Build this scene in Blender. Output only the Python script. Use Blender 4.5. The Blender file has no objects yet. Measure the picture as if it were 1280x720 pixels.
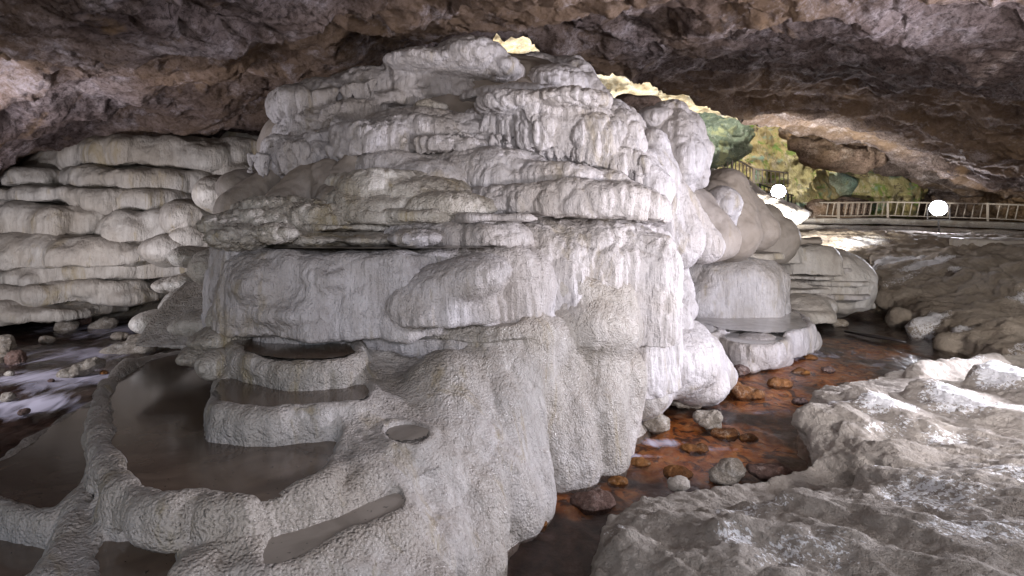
import bpy, math, random
import numpy as np
F = 763.0; HC = 2.0; HY = 280.0
sc = bpy.context.scene
COL = sc.collection
rng = np.random.default_rng(7)

# ------------------------------------------------------------------ helpers
def P(px, py, d):
    """world point seen at photo pixel (px,py) standing d metres ahead"""
    return np.array([(px - 640.0) / F * d, d, HC + (HY - py) / F * d])
def atz(px, py, z):
    d = (HC - z) * F / (py - HY)
    return np.array([(px - 640.0) / F * d, d])

def _h(ix, iy, iz, s):
    n = (ix.astype(np.uint32) * np.uint32(374761393) + iy.astype(np.uint32) * np.uint32(668265263)
         + iz.astype(np.uint32) * np.uint32(2147483647 ^ 0x5bd1e995) + np.uint32((s * 2246822519) & 0xffffffff))
    n ^= n >> np.uint32(13); n *= np.uint32(1274126177); n ^= n >> np.uint32(16); n *= np.uint32(2654435761)
    n ^= n >> np.uint32(15)
    return n
def _f(h): return (h & np.uint32(0xffffff)).astype(np.float32) * np.float32(1 / 16777216.0)

def noise(x, y, z, s=0):
    x = np.asarray(x, np.float32); y = np.asarray(y, np.float32); z = np.asarray(z, np.float32)
    x, y, z = np.broadcast_arrays(x, y, z)
    fx = np.floor(x); fy = np.floor(y); fz = np.floor(z)
    ix = fx.astype(np.int64); iy = fy.astype(np.int64); iz = fz.astype(np.int64)
    x = x - fx; y = y - fy; z = z - fz
    u = x*x*x*(x*(x*6-15)+10); v = y*y*y*(y*(y*6-15)+10); w = z*z*z*(z*(z*6-15)+10)
    out = 0
    for a in (0, 1):
        for b in (0, 1):
            for c in (0, 1):
                h = _h(ix+a, iy+b, iz+c, s)
                gx = (h & np.uint32(1023)).astype(np.float32)/511.5-1
                gy = ((h >> np.uint32(10)) & np.uint32(1023)).astype(np.float32)/511.5-1
                gz = ((h >> np.uint32(20)) & np.uint32(1023)).astype(np.float32)/511.5-1
                g = gx*(x-a)+gy*(y-b)+gz*(z-c)
                out = out + g*(u if a else 1-u)*(v if b else 1-v)*(w if c else 1-w)
    return out*1.3
def fbm(x, y, z, o=3, s=0, g=0.5):
    r = 0; a = 1.0
    for i in range(o):
        r = r + a*noise(x, y, z, s+i*17); x = x*2.03+3.1; y = y*2.03+1.7; z = z*2.03+5.3; a *= g
    return r
def ridge(x, y, z, o=3, s=0, g=0.55):
    r = 0; a = 1.0
    for i in range(o):
        r = r + a*(1-2.2*np.abs(noise(x, y, z, s+i*13))); x = x*2.1+1.1; y = y*2.1+4.7; z = z*2.1+2.3; a *= g
    return r
def worley(x, y, z, s=0, two=False):
    x = np.asarray(x, np.float32); y = np.asarray(y, np.float32); z = np.asarray(z, np.float32)
    ix = np.floor(x).astype(np.int64); iy = np.floor(y).astype(np.int64); iz = np.floor(z).astype(np.int64)
    f1 = np.full(x.shape, 9, np.float32); f2 = f1.copy()
    for a in (-1, 0, 1):
        for b in (-1, 0, 1):
            for c in (-1, 0, 1):
                h = _h(ix+a, iy+b, iz+c, s)
                px = ix+a+(h & np.uint32(1023)).astype(np.float32)/1023
                py = iy+b+((h >> np.uint32(10)) & np.uint32(1023)).astype(np.float32)/1023
                pz = iz+c+((h >> np.uint32(20)) & np.uint32(1023)).astype(np.float32)/1023
                d = (px-x)**2+(py-y)**2+(pz-z)**2
                f2 = np.where(d < f1, f1, np.minimum(f2, d)); f1 = np.minimum(f1, d)
    return (np.sqrt(f1), np.sqrt(f2)) if two else np.sqrt(f1)

# ------------------------------------------------------------------ objects
def tag(o, label=None, cat=None, group=None, kind=None):
    if label: o['label'] = label
    if cat: o['category'] = cat
    if group: o['group'] = group
    if kind: o['kind'] = kind
    return o
def empty(name, loc=(0, 0, 0)):
    o = bpy.data.objects.new(name, None); COL.objects.link(o); o.location = loc; o.empty_display_size = .2
    bpy.context.view_layer.update()
    return o
def mesh(name, V, Fc, mat, parent=None, smooth=True, attrs=None, loc=None):
    V = np.asarray(V, np.float32)
    if loc is None: loc = parent.location if parent is not None else (0, 0, 0)
    me = bpy.data.meshes.new(name)
    V2 = V - np.array(loc, np.float32)
    if isinstance(Fc, np.ndarray):
        n = Fc.shape[0]; k = Fc.shape[1]
        me.vertices.add(len(V2)); me.vertices.foreach_set('co', V2.ravel())
        me.loops.add(n*k); me.loops.foreach_set('vertex_index', Fc.astype(np.int32).ravel())
        me.polygons.add(n); me.polygons.foreach_set('loop_start', np.arange(n, dtype=np.int32)*k)
        me.polygons.foreach_set('loop_total', np.full(n, k, np.int32))
        me.polygons.foreach_set('use_smooth', np.full(n, smooth))
        me.update(calc_edges=True)
    else:
        me.from_pydata([tuple(v) for v in V2.tolist()], [], Fc)
        me.polygons.foreach_set('use_smooth', np.full(len(me.polygons), smooth))
        me.update()
    if attrs:
        for k, v in attrs.items():
            a = me.attributes.new(k, 'FLOAT', 'POINT'); a.data.foreach_set('value', np.asarray(v, np.float32))
    me.validate()
    me.materials.append(mat)
    o = bpy.data.objects.new(name, me); COL.objects.link(o)
    if parent is not None: o.parent = parent
    else: o.location = loc
    return o
def normals(V, Q):
    a = V[Q[:, 2]]-V[Q[:, 0]]; b = V[Q[:, 3 % Q.shape[1]]]-V[Q[:, 1]] if Q.shape[1] == 4 else V[Q[:, 1]]-V[Q[:, 0]]
    n = np.cross(a, b) if Q.shape[1] == 4 else np.cross(b, a)
    N = np.zeros_like(V)
    for i in range(Q.shape[1]):
        for c in range(3): N[:, c] += np.bincount(Q[:, i], n[:, c], len(V)).astype(np.float32)
    return N/np.maximum(np.linalg.norm(N, axis=1, keepdims=True), 1e-9)

def nets(D, o, h):
    """surface nets on scalar grid D (negative inside)"""
    S = D < 0
    c = S[:-1, :-1, :-1].astype(np.int8)
    for a, b, e in ((1,0,0),(0,1,0),(0,0,1),(1,1,0),(1,0,1),(0,1,1),(1,1,1)):
        c = c + S[a:a+c.shape[0], b:b+c.shape[1], e:e+c.shape[2]]
    act = (c > 0) & (c < 8)
    I, J, K = np.nonzero(act)
    idx = np.full(c.shape, -1, np.int32); idx[I, J, K] = np.arange(len(I))
    acc = np.zeros((len(I), 3), np.float32); cnt = np.zeros(len(I), np.float32)
    for ax in range(3):
        o1 = [x for x in range(3) if x != ax]
        for p in (0, 1):
            for q in (0, 1):
                off = [0, 0, 0]; off[o1[0]] = p; off[o1[1]] = q
                e = list(off); e[ax] = 1
                A = D[I+off[0], J+off[1], K+off[2]]; B = D[I+e[0], J+e[1], K+e[2]]
                m = (A < 0) != (B < 0)
                t = np.where(m, A/np.where(m, A-B, 1), 0)
                pos = np.zeros((len(I), 3), np.float32)
                pos[:, o1[0]] = p; pos[:, o1[1]] = q; pos[:, ax] = t
                acc += pos*m[:, None]; cnt += m
    V = np.stack([I, J, K], 1) + acc/np.maximum(cnt, 1)[:, None]
    V = V*h + np.array(o, np.float32)
    Q = []
    for ax in range(3):
        a1, a2 = [(1, 2), (2, 0), (0, 1)][ax]
        sl0 = [slice(1, -1)]*3; sl0[ax] = slice(0, -1)
        sl1 = list(sl0); sl1[ax] = slice(1, None)
        A = S[tuple(sl0)]; B = S[tuple(sl1)]
        i = np.argwhere(A != B)
        if len(i) == 0: continue
        inside = A[i[:, 0], i[:, 1], i[:, 2]]
        base = i + np.array([0 if k == ax else 1 for k in range(3)])
        def g(u, v):
            b = base.copy(); b[:, a1] -= u; b[:, a2] -= v
            return idx[b[:, 0], b[:, 1], b[:, 2]]
        q = np.stack([g(1, 1), g(0, 1), g(0, 0), g(1, 0)], 1)
        q = np.where(inside[:, None], q, q[:, ::-1])
        Q.append(q[(q >= 0).all(1)])
    return V.astype(np.float32), np.concatenate(Q)

# ---- implicit primitives: (lo, hi, func(X,Y,Z)->d, mode)
def E(cx, cy, rx, ry, d, rd=None, rot=0, mode='add'):
    """ellipsoid; pixel centre and radii, depth of its centre, rd = radius in depth (m)"""
    c = P(cx, cy, d); a = rx/F*d; b = ry/F*d; e = rd if rd else (a+b)/2
    r = math.radians(rot); cs, sn = math.cos(r), math.sin(r); R = max(a, b)
    def f(X, Y, Z):
        u = X-c[0]; w = Z-c[2]; v = Y-c[1]
        u, w = u*cs+w*sn, -u*sn+w*cs
        k = np.sqrt((u/a)**2+(v/e)**2+(w/b)**2)+1e-6
        g = np.sqrt((u/a/a)**2+(v/e/e)**2+(w/b/b)**2)+1e-6
        return k*(k-1)/g
    return (c-[R, e, R], c+[R, e, R], f, mode)
def C(x1, y1, d1, r1, x2, y2, d2, r2, fl=1.0, mode='add'):
    """tapered capsule between two pixel points; radii in px"""
    A = P(x1, y1, d1); B = P(x2, y2, d2); ra = r1/F*d1; rb = r2/F*d2
    AB = B-A; L2 = (AB**2).sum()
    def f(X, Y, Z):
        t = np.clip(((X-A[0])*AB[0]+(Y-A[1])*AB[1]+(Z-A[2])*AB[2])/L2, 0, 1)
        dd = np.sqrt((X-A[0]-t*AB[0])**2+((Y-A[1]-t*AB[1])/fl)**2+(Z-A[2]-t*AB[2])**2)
        return dd-(ra+(rb-ra)*t)
    r = max(ra, rb)*max(fl, 1)
    return (np.minimum(A, B)-r, np.maximum(A, B)+r, f, mode)
def S(cx, hw, yt, yb, d, b=None, rr=.8, taper=0.0, fringe=0.0, wob=.08, n=2.4, tilt=0.0, seed=0, fs=.07, mode='add'):
    """flowstone shelf: flat or domed disc; d = depth of its front edge, b = half depth (m); tilt = px rise to the right"""
    bb = b if b else hw/F*d*.7
    a = hw/F*(d+bb*.7); c = P(cx, yt, d); cx0 = (cx-640)/F*(d+bb*.5); cy0 = d+bb
    zt = c[2]; zb = P(cx, yb, d)[2]; H = zt-zb; r = min(rr*H*.78, min(a, bb)*.9); dome = 0; tl = tilt/F*d/a
    def f(X, Y, Z):
        x2 = X[:, :, :1]; y2 = Y[:, :, :1]
        u = x2-cx0; v = y2-cy0
        nz = fbm(x2*1.9, y2*1.9, np.float32(seed*3.1), 2, seed+5)*wob*2
        rho = ((np.abs(u)/a)**n+(np.abs(v)/bb)**n)**(1/n)+1e-5
        g = np.sqrt((rho**(1-n)*np.abs(u)**(n-1)/a**n)**2+(rho**(1-n)*np.abs(v)**(n-1)/bb**n)**2)+1e-5
        s2 = (rho-1)/g + nz
        z0 = np.float32(0)
        if fringe: z0 = fringe*(noise(x2/fs, y2/fs, z0+seed, 91)*.7+noise(x2/.35, y2/.35, z0+seed, 33))
        zz = Z - tl*u
        s3 = s2 + taper*(zt-zz)
        q1 = s3+r; q2 = zz-zt+r+dome*np.maximum(s3+.0, -bb)*0
        d1 = np.sqrt(np.maximum(q1, 0)**2+np.maximum(q2, 0)**2)+np.minimum(np.maximum(q1, q2), 0)-r
        rb = np.float32(min(.16*H, .035)); q3 = zb-zz+z0+rb; q4 = d1+rb
        return np.sqrt(np.maximum(q4, 0)**2+np.maximum(q3, 0)**2)+np.minimum(np.maximum(q4, q3), 0)-rb
    ex = abs(tl)*a+abs(fringe)*2; t2 = max(0, -taper*H)+.15
    return (np.array([cx0-a-t2, cy0-bb-t2, zb-ex-.05]), np.array([cx0+a+t2, cy0+bb+t2, zt+ex+.05]), f, mode)
def drips(x1, y1, x2, y2, d, n, ln, seed=0, r=.03, back=.05):
    rg = np.random.default_rng(seed); out = []
    for i in range(n):
        t = (i+rg.uniform(.1, .9))/n; x = x1+(x2-x1)*t; y = y1+(y2-y1)*t; dd = d+back+rg.uniform(0, .22); L = ln*rg.uniform(.35, 1); k = F/dd
        out.append(C(x, y-10, dd, r*rg.uniform(.8, 1.3)*k, x+rg.uniform(-1.5, 1.5), y+L*k, dd, .007*k))
    return out
def poly_sd(X, Y, pts):
    d = np.full(X.shape, 1e9, np.float32); ins = np.zeros(X.shape, bool)
    n = len(pts)
    for i in range(n):
        x1, y1 = pts[i]; x2, y2 = pts[(i+1) % n]; ex, ey = x2-x1, y2-y1
        t = np.clip(((X-x1)*ex+(Y-y1)*ey)/(ex*ex+ey*ey+1e-12), 0, 1)
        d = np.minimum(d, (X-x1-t*ex)**2+(Y-y1-t*ey)**2)
        c = ((y1 > Y) != (y2 > Y)) & (X < (x2-x1)*(Y-y1)/(y2-y1+1e-12)+x1)
        ins ^= c
    return np.sqrt(d)*np.where(ins, -1, 1)
def smooth_poly(p, it=2):
    p = np.array(p, float)
    for _ in range(it):
        q = np.roll(p, -1, 0); p = np.stack([.75*p+.25*q, .25*p+.75*q], 1).reshape(-1, 2)
    return p
def B(poly, z, drop, w=.08, depth=.08, flare=.5, bulge=.05, wob=.03, seed=0):
    """rimstone basin: pixel outline of the rim at height z; returns (solid, carve, water)"""
    pts = smooth_poly([atz(x, y, z) for x, y in poly])
    lo = pts.min(0)-flare*drop-.15; hi = pts.max(0)+flare*drop+.15
    def sd(x2, y2):
        return poly_sd(x2, y2, pts)+wob*fbm(x2*5, y2*5, np.float32(seed), 2, 60+seed)
    def f(X, Y, Z):
        s = sd(X[:, :, :1], Y[:, :, :1]); t = np.clip((z-Z)/drop, 0, 1)
        r = .03
        q1 = (s-flare*drop*t**1.5-bulge*np.sin(t*3.14159)**.7)*.85+r; q2 = Z-z+r; q3 = z-drop-Z
        a = np.sqrt(np.maximum(q1, 0)**2+np.maximum(q2, 0)**2)+np.minimum(np.maximum(q1, q2), 0)-r
        return np.maximum(a, q3)
    def g(X, Y, Z):
        s = sd(X[:, :, :1], Y[:, :, :1])
        return np.maximum(s+w+.4*(z-Z), z-depth-Z)
    solid = (np.array([lo[0], lo[1], z-drop-.02]), np.array([hi[0], hi[1], z+.03]), f, 'add')
    carve = (np.array([lo[0], lo[1], z-depth-.02]), np.array([hi[0], hi[1], z+.12]), g, 'sub')
    return solid, carve, (sd, lo, hi, z, w)
def water_mesh(name, wt, mat, parent, lv=.02, h=.03, inset=.55):
    sd, lo, hi, z, w = wt
    xs = np.arange(lo[0], hi[0], h, dtype=np.float32); ys = np.arange(lo[1], hi[1], h, dtype=np.float32)
    X, Y = np.meshgrid(xs, ys, indexing='ij')
    s = sd(X[:, :, None], Y[:, :, None])[:, :, 0]
    m = s < -w*inset
    cell = m[:-1, :-1] & m[1:, :-1] & m[1:, 1:] & m[:-1, 1:]
    I, J = np.nonzero(cell); ny = len(ys)
    V = np.stack([X.ravel(), Y.ravel(), np.full(X.size, z-lv, np.float32)], 1)
    Q = np.stack([I*ny+J, (I+1)*ny+J, (I+1)*ny+J+1, I*ny+J+1], 1)
    used = np.unique(Q); rm = np.full(len(V), -1); rm[used] = np.arange(len(used))
    return mesh(name, V[used], rm[Q], mat, parent)

def field(prims, vox, k=.06, pad=.12):
    ad = [p for p in prims if p[3] == 'add']
    lo = np.min([p[0] for p in ad], 0)-pad; hi = np.max([p[1] for p in ad], 0)+pad
    n = np.ceil((hi-lo)/vox).astype(int)+1
    D = np.full(n, .5, np.float32)
    ax = [lo[i]+np.arange(n[i], dtype=np.float32)*vox for i in range(3)]
    for p in prims:
        a = np.clip(np.floor((p[0]-lo-k-.04)/vox).astype(int), 0, n-1); b = np.clip(np.ceil((p[1]-lo+k+.04)/vox).astype(int)+1, 1, n)
        if (b <= a).any(): continue
        X = ax[0][a[0]:b[0]].astype(np.float32)[:, None, None]; Y = ax[1][a[1]:b[1]].astype(np.float32)[None, :, None]; Z = ax[2][a[2]:b[2]].astype(np.float32)[None, None, :]
        X2 = np.broadcast_to(X, (X.shape[0], Y.shape[1], 1)); Y2 = np.broadcast_to(Y, (X.shape[0], Y.shape[1], 1))
        d = p[2](X2, Y2, Z).astype(np.float32)
        d = np.broadcast_to(d, (b-a))
        sub = D[a[0]:b[0], a[1]:b[1], a[2]:b[2]]
        if p[3] == 'sub':
            kk = k*.35; A = sub; Bq = -d; h = np.maximum(kk-np.abs(A-Bq), 0)/kk
            sub[...] = np.maximum(A, Bq)+h*h*kk*.25
        else:
            h = np.maximum(k-np.abs(sub-d), 0)/k
            sub[...] = np.minimum(sub, d)-h*h*k*.25
    for i in range(3):
        s = [slice(None)]*3; s[i] = 0; D[tuple(s)] = .5; s[i] = -1; D[tuple(s)] = .5
    return D, lo

def trav_disp(V, N, lump=.035, ls=.22, zs=.45, flute=.012, fw=.05, fine=.006, seed=0, low=.05, cr=1.0):
    x, y, z = V[:, 0], V[:, 1], V[:, 2]
    steep = 1-np.abs(N[:, 2])**2
    wx = x+.06*noise(x*3, y*3, z*3, 7); wz = z+.08*noise(x*3, y*3, z*3, 8)
    d = low*fbm(x*1.6, y*1.6, z*1.6, 2, seed+50)
    if lump:
        f1, f2 = worley(wx/ls, y/ls, wz/ls*zs, seed, True); d = d + lump*(1.7*(np.sqrt(np.clip(1.02-f1**2, 0.02, 2))-.72)-.5*cr*np.exp(-(f2-f1)/.10))*(.3+.7*steep)
        f1, f2 = worley(wx/ls*2.3, y/ls*2.3, wz/ls*zs*1.8, seed+3, True); d = d + lump*(.45*(np.sqrt(np.clip(1.02-f1**2, 0.02, 2))-.72)-.18*cr*np.exp(-(f2-f1)/.10))
    if flute: d = d + flute*fbm(x/fw, y/fw, wz/(fw*9), 2, seed+9)*steep
    d = d + fine*fbm(x/.06, y/.06, z/.06, 2, seed+21)
    return V + N*d[:, None]
def part(name, prims, vox, mat, parent=None, k=.06, disp=None, dispf=trav_disp, loc=None):
    D, lo = field(prims, vox, k)
    V, Q = nets(D, lo, vox)
    N = normals(V, Q)
    V = dispf(V, N, **(disp or {}))
    return mesh(name, V, Q, mat, parent, loc=loc)

# thin plate heightfield through control points (px,py,d)
class TPS:
    def __init__(self, pts, raw=False, lam=1e-3):
        w = np.array([p if raw else P(*p) for p in pts], float)
        self.c = w[:, :2]; n = len(w)
        K = self._k(self.c) + lam*np.eye(n)
        A = np.block([[K, np.ones((n, 1)), self.c], [np.vstack([np.ones(n), self.c.T]), np.zeros((3, 3))]])
        s = np.linalg.solve(A, np.concatenate([w[:, 2], np.zeros(3)])); self.w = s[:n]; self.a = s[n:]
    def _k(self, q):
        r2 = ((q[:, None, :]-self.c[None])**2).sum(-1); return .5*r2*np.log(r2+1e-9)
    def __call__(self, x, y):
        q = np.stack([x.ravel(), y.ravel()], 1).astype(float); out = np.empty(len(q))
        for i in range(0, len(q), 100000):
            s = q[i:i+100000]; out[i:i+100000] = self._k(s) @ self.w + self.a[0] + s @ self.a[1:]
        return out.reshape(x.shape).astype(np.float32)
def grid_quads(nu, nv, mask=None):
    i, j = np.meshgrid(np.arange(nu-1), np.arange(nv-1), indexing='ij')
    Q = np.stack([i*nv+j, (i+1)*nv+j, (i+1)*nv+j+1, i*nv+j+1], -1).reshape(-1, 4)
    if mask is not None: Q = Q[mask.ravel()[Q].all(1)]
    return Q
def compact(V, Q):
    used = np.unique(Q); rm = np.full(len(V), -1); rm[used] = np.arange(len(used)); return V[used], rm[Q], used
# ------------------------------------------------------------------ materials
class NT:
    def __init__(self, name):
        self.m = bpy.data.materials.new(name); self.m.use_nodes = True
        self.t = self.m.node_tree; self.t.nodes.clear()
        self.out = self.n('ShaderNodeOutputMaterial'); self.geo = self.n('ShaderNodeNewGeometry')
        self.pos = self.geo.outputs['Position']
    def n(self, k, **kw):
        x = self.t.nodes.new(k)
        for a, v in kw.items(): setattr(x, a, v)
        return x
    def l(self, a, b): self.t.links.new(a, b)
    def vec(self, s=(1, 1, 1), rot=(0, 0, 0), src=None):
        m = self.n('ShaderNodeMapping'); m.inputs['Scale'].default_value = s; m.inputs['Rotation'].default_value = rot
        self.l(src or self.pos, m.inputs['Vector']); return m.outputs[0]
    def noise(self, v, sc, det=4, rough=.55, dist=0):
        x = self.n('ShaderNodeTexNoise'); self.l(v, x.inputs['Vector']); x.inputs['Scale'].default_value = sc
        x.inputs['Detail'].default_value = det; x.inputs['Roughness'].default_value = rough; x.inputs['Distortion'].default_value = dist
        return x.outputs['Fac']
    def vor(self, v, sc, feat='F1', rnd=1):
        x = self.n('ShaderNodeTexVoronoi', feature=feat); self.l(v, x.inputs['Vector']); x.inputs['Scale'].default_value = sc
        x.inputs['Randomness'].default_value = rnd; return x.outputs['Distance']
    def ramp(self, f, stops, interp='LINEAR'):
        r = self.n('ShaderNodeValToRGB'); self.l(f, r.inputs[0]); e = r.color_ramp.elements; r.color_ramp.interpolation = interp
        while len(e) < len(stops): e.new(.5)
        for k, (p, c) in zip(e, stops):
            k.position = p; k.color = (c, c, c, 1) if isinstance(c, (int, float)) else (*c, 1)
        return r.outputs[0]
    def mix(self, f, a, b, bt='MIX'):
        m = self.n('ShaderNodeMix', data_type='RGBA', blend_type=bt)
        for s, v in ((0, f), (6, a), (7, b)):
            if hasattr(v, 'is_output'): self.l(v, m.inputs[s])
            elif s == 0: m.inputs[0].default_value = v
            else: m.inputs[s].default_value = (*v, 1)
        return m.outputs[2]
    def math(self, op, a, b=0, c=0):
        m = self.n('ShaderNodeMath', operation=op)
        for i, v in enumerate((a, b, c)):
            if hasattr(v, 'is_output'): self.l(v, m.inputs[i])
            else: m.inputs[i].default_value = v
        return m.outputs[0]
    def bump(self, h, dist, st=1, prev=None):
        b = self.n('ShaderNodeBump'); self.l(h, b.inputs['Height']); b.inputs['Distance'].default_value = dist; b.inputs['Strength'].default_value = st
        if prev is not None: self.l(prev, b.inputs['Normal'])
        return b.outputs[0]
    def bsdf(self, col, rough, nrm=None, spec=.5, **kw):
        p = self.n('ShaderNodeBsdfPrincipled')
        for k, v in (('Base Color', col), ('Roughness', rough), ('Specular IOR Level', spec)):
            if hasattr(v, 'is_output'): self.l(v, p.inputs[k])
            else: p.inputs[k].default_value = (*v, 1) if isinstance(v, tuple) else v
        if nrm is not None: self.l(nrm, p.inputs['Normal'])
        for k, v in kw.items(): p.inputs[k.replace('_', ' ')].default_value = v
        self.l(p.outputs[0], self.out.inputs[0]); return p

def travertine(name, light, mid, dark, sc=1.0, gour=.6, flute=.5, stain=.5, bumpk=1.0, rough=.5, muddy=0.0, mud=(.17, .135, .10)):
    t = NT(name)
    v1 = t.vec((1, 1, .35)); v0 = t.vec()
    big = t.noise(v1, 1.6*sc, 5, .6, .4)
    med = t.noise(v0, 9*sc, 5, .62)
    streak = t.noise(t.vec((1, 1, .09)), 16*sc, 4, .6)
    col = t.ramp(big, [(.33, mid), (.6, light)])
    col = t.mix(t.math('MULTIPLY', t.ramp(streak, [(.40, 1.0), (.60, 0.0)]), stain*.5), col, dark)
    col = t.mix(t.math('MULTIPLY', t.ramp(med, [(.38, 1.0), (.55, 0.0)]), stain*.6), col, mid)
    spk = t.noise(v0, 60*sc, 3, .7)
    col = t.mix(t.ramp(spk, [(.30, .35), (.42, 0.0)]), col, dark)
    zone = t.noise(v0, .9*sc, 4, .6, .6)
    col = t.mix(t.ramp(zone, [(.42, 0.0), (.62, .6)]), col, (mid[0]*.92, mid[1]*.86, mid[2]*.76))
    wet = t.ramp(t.noise(v1, 1.3*sc, 4, .6, .4), [(.45, 0.0), (.6, 1.0)])
    # thin mineral growth lines and moss-tinted seep streaks
    seep = t.math('MULTIPLY', t.ramp(t.noise(t.vec((1, 1, .18)), 3.1*sc, 5, .7, .8), [(.57, 0.0), (.68, 1.0)]), min(1, stain*1.3))
    col = t.mix(seep, col, (mid[0]*.80, mid[1]*.72, mid[2]*.52))
    if muddy:
        sep = t.n('ShaderNodeSeparateXYZ'); t.l(t.geo.outputs['Normal'], sep.inputs[0])
        f = t.math('MULTIPLY', t.ramp(t.math('ADD', sep.outputs['Z'], t.math('MULTIPLY', t.math('SUBTRACT', med, .5), .9)), [(.25, 0.0), (.85, 1.0)]), muddy)
        col = t.mix(f, col, mud)
    # relief
    wv = t.vec((1, 1, .8))
    g1 = t.math('SUBTRACT', 1.0, t.vor(t.vec((1, 1, 1.0)), 70*sc, 'SMOOTH_F1')); g2 = t.noise(v0, 95*sc, 3, .6, .6)
    fl = t.noise(t.vec((1, 1, .10)), 38*sc, 4, .6)
    b = t.bump(med, .045*bumpk, .8)
    b = t.bump(fl, .03*bumpk, flute, b)
    b = t.bump(t.math('MULTIPLY', g1, t.ramp(zone, [(.35, .25), (.6, 1.0)])), .014*bumpk, gour, b)
    b = t.bump(t.math('MULTIPLY', g2, t.ramp(wet, [(0.0, 1.0), (1.0, .35)])), .010*bumpk, .8, b)
    rg = t.math('ADD', t.ramp(t.noise(v0, 5*sc, 3), [(.35, rough-.05), (.65, rough+.18)]), t.math('MULTIPLY', wet, -.10))
    t.bsdf(col, rg, b, .32)
    return t.m

M_white = travertine('white travertine', (.62, .595, .615), (.41, .385, .385), (.19, .17, .16), gour=.55, flute=.9, stain=.55, muddy=.25, mud=(.26, .22, .18))
M_knob = travertine('knobbly travertine', (.64, .61, .57), (.42, .39, .35), (.20, .175, .14), gour=.9, flute=.3, stain=.8, bumpk=1.3, muddy=.45, mud=(.24, .2, .16))
M_apron = travertine('wet apron travertine', (.50, .47, .455), (.36, .335, .31), (.17, .15, .125), gour=1.0, flute=.08, stain=.7, bumpk=1.25, rough=.34, muddy=.42, mud=(.25, .21, .175))
M_left = travertine('grey beige travertine', (.50, .475, .43), (.36, .33, .29), (.16, .14, .12), sc=.75, gour=.35, flute=.8, stain=.7, muddy=.6, mud=(.2, .17, .14))
M_silt = travertine('silt coated travertine', (.33, .295, .27), (.26, .228, .20), (.15, .125, .105), sc=.7, gour=.15, flute=.15, stain=.4, bumpk=.5, rough=.65, muddy=.3)
M_far = travertine('far travertine', (.58, .55, .53), (.42, .39, .36), (.22, .2, .18), sc=.5, gour=.4, flute=.4, stain=.5, bumpk=1.6, muddy=.5, mud=(.27, .23, .2))

def bank(name, mudc, mudd, lit_white, amt, lo=.55, hi=.6):
    t = NT(name); v0 = t.vec(); 
    n1 = t.noise(v0, 2.2, 5, .6); n2 = t.noise(v0, 14, 5, .65)
    col = t.ramp(n1, [(.35, mudd), (.65, mudc)])
    col = t.mix(t.ramp(n2, [(.35, .5), (.6, 0.0)]), col, mudd)
    at = t.n('ShaderNodeAttribute', attribute_name='lit_white').outputs['Fac']
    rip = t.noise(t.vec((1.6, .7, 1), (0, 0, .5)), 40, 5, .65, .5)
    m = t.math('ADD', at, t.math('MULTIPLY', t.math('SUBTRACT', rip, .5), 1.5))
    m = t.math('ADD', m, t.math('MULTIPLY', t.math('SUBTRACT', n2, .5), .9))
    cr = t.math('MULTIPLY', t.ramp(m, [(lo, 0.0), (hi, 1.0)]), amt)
    col = t.mix(cr, col, lit_white)  # lamplight painted into the mud colour as ragged white patches
    g = t.vor(t.vec((1.5, .8, 1), (0, 0, .5)), 30, 'SMOOTH_F1'); f = t.noise(v0, 110, 3, .6)
    b = t.bump(n2, .04, .9); b = t.bump(rip, .03, .9, b); b = t.bump(g, .014, .55, b); b = t.bump(f, .012, .9, b)
    t.bsdf(col, .85, b, .06); return t.m
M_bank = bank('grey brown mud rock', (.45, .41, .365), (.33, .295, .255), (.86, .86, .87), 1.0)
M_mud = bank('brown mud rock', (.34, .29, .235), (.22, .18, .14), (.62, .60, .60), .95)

def rock(name, cols, sc=1.0, bumpk=1.0, rough=.7, moss=None, stretch=1):
    t = NT(name); v0 = t.vec()
    w = t.vec((1, .8, 1.3), (.3, .5, .6))
    w = t.vec((1, 1, stretch), (0, 0, .3)) if stretch != 1 else w
    n1 = t.noise(w, .55*sc, 7, .68, .6); n2 = t.noise(w, 3.2*sc, 8, .72, .4); n3 = t.noise(v0, 17*sc, 6, .75)
    col = t.ramp(t.math('ADD', t.math('MULTIPLY', n1, .55), t.math('MULTIPLY', n2, .45)), [(.34, cols[0]), (.45, cols[1]), (.55, cols[2]), (.68, cols[3])])
    col = t.mix(t.ramp(n3, [(.40, .75), (.52, 0.0)]), col, cols[0])
    col = t.mix(t.ramp(t.noise(v0, .23, 3, .5, .5), [(.46, 0.0), (.60, .5)]), col, tuple(x*.95 for x in cols[5]))
    pale = t.math('MULTIPLY', t.ramp(t.noise(w, 1.4*sc, 9, .78, .3), [(.52, 0.0), (.63, 1.0)]), t.ramp(n3, [(.4, .3), (.6, 1.0)]))
    col = t.mix(t.math('MULTIPLY', pale, .8), col, cols[4])
    och = t.ramp(t.noise(t.vec((1, 1, 1), (1, .2, .4)), .9*sc, 6, .65, .7), [(.60, 0.0), (.70, .75)])
    col = t.mix(och, col, cols[5])
    if moss:
        for c, s, a, b_ in moss:
            col = t.mix(t.ramp(t.noise(v0, s, 6, .7, .5), [(a, 0.0), (b_, 1.0)]), col, c)
    cr = t.vor(t.vec((1, 1, 1.4), (.4, .2, .9)), 2.4*sc, 'DISTANCE_TO_EDGE')
    v3 = t.vor(w, 9*sc, 'F1')
    b = t.bump(n2, .16*bumpk, .9); b = t.bump(v3, .03*bumpk, .6, b); b = t.bump(n3, .035*bumpk, .9, b); b = t.bump(t.noise(v0, 60*sc, 4, .7), .012*bumpk, .8, b)
    t.bsdf(col, .9, b, .04); return t.m
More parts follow.
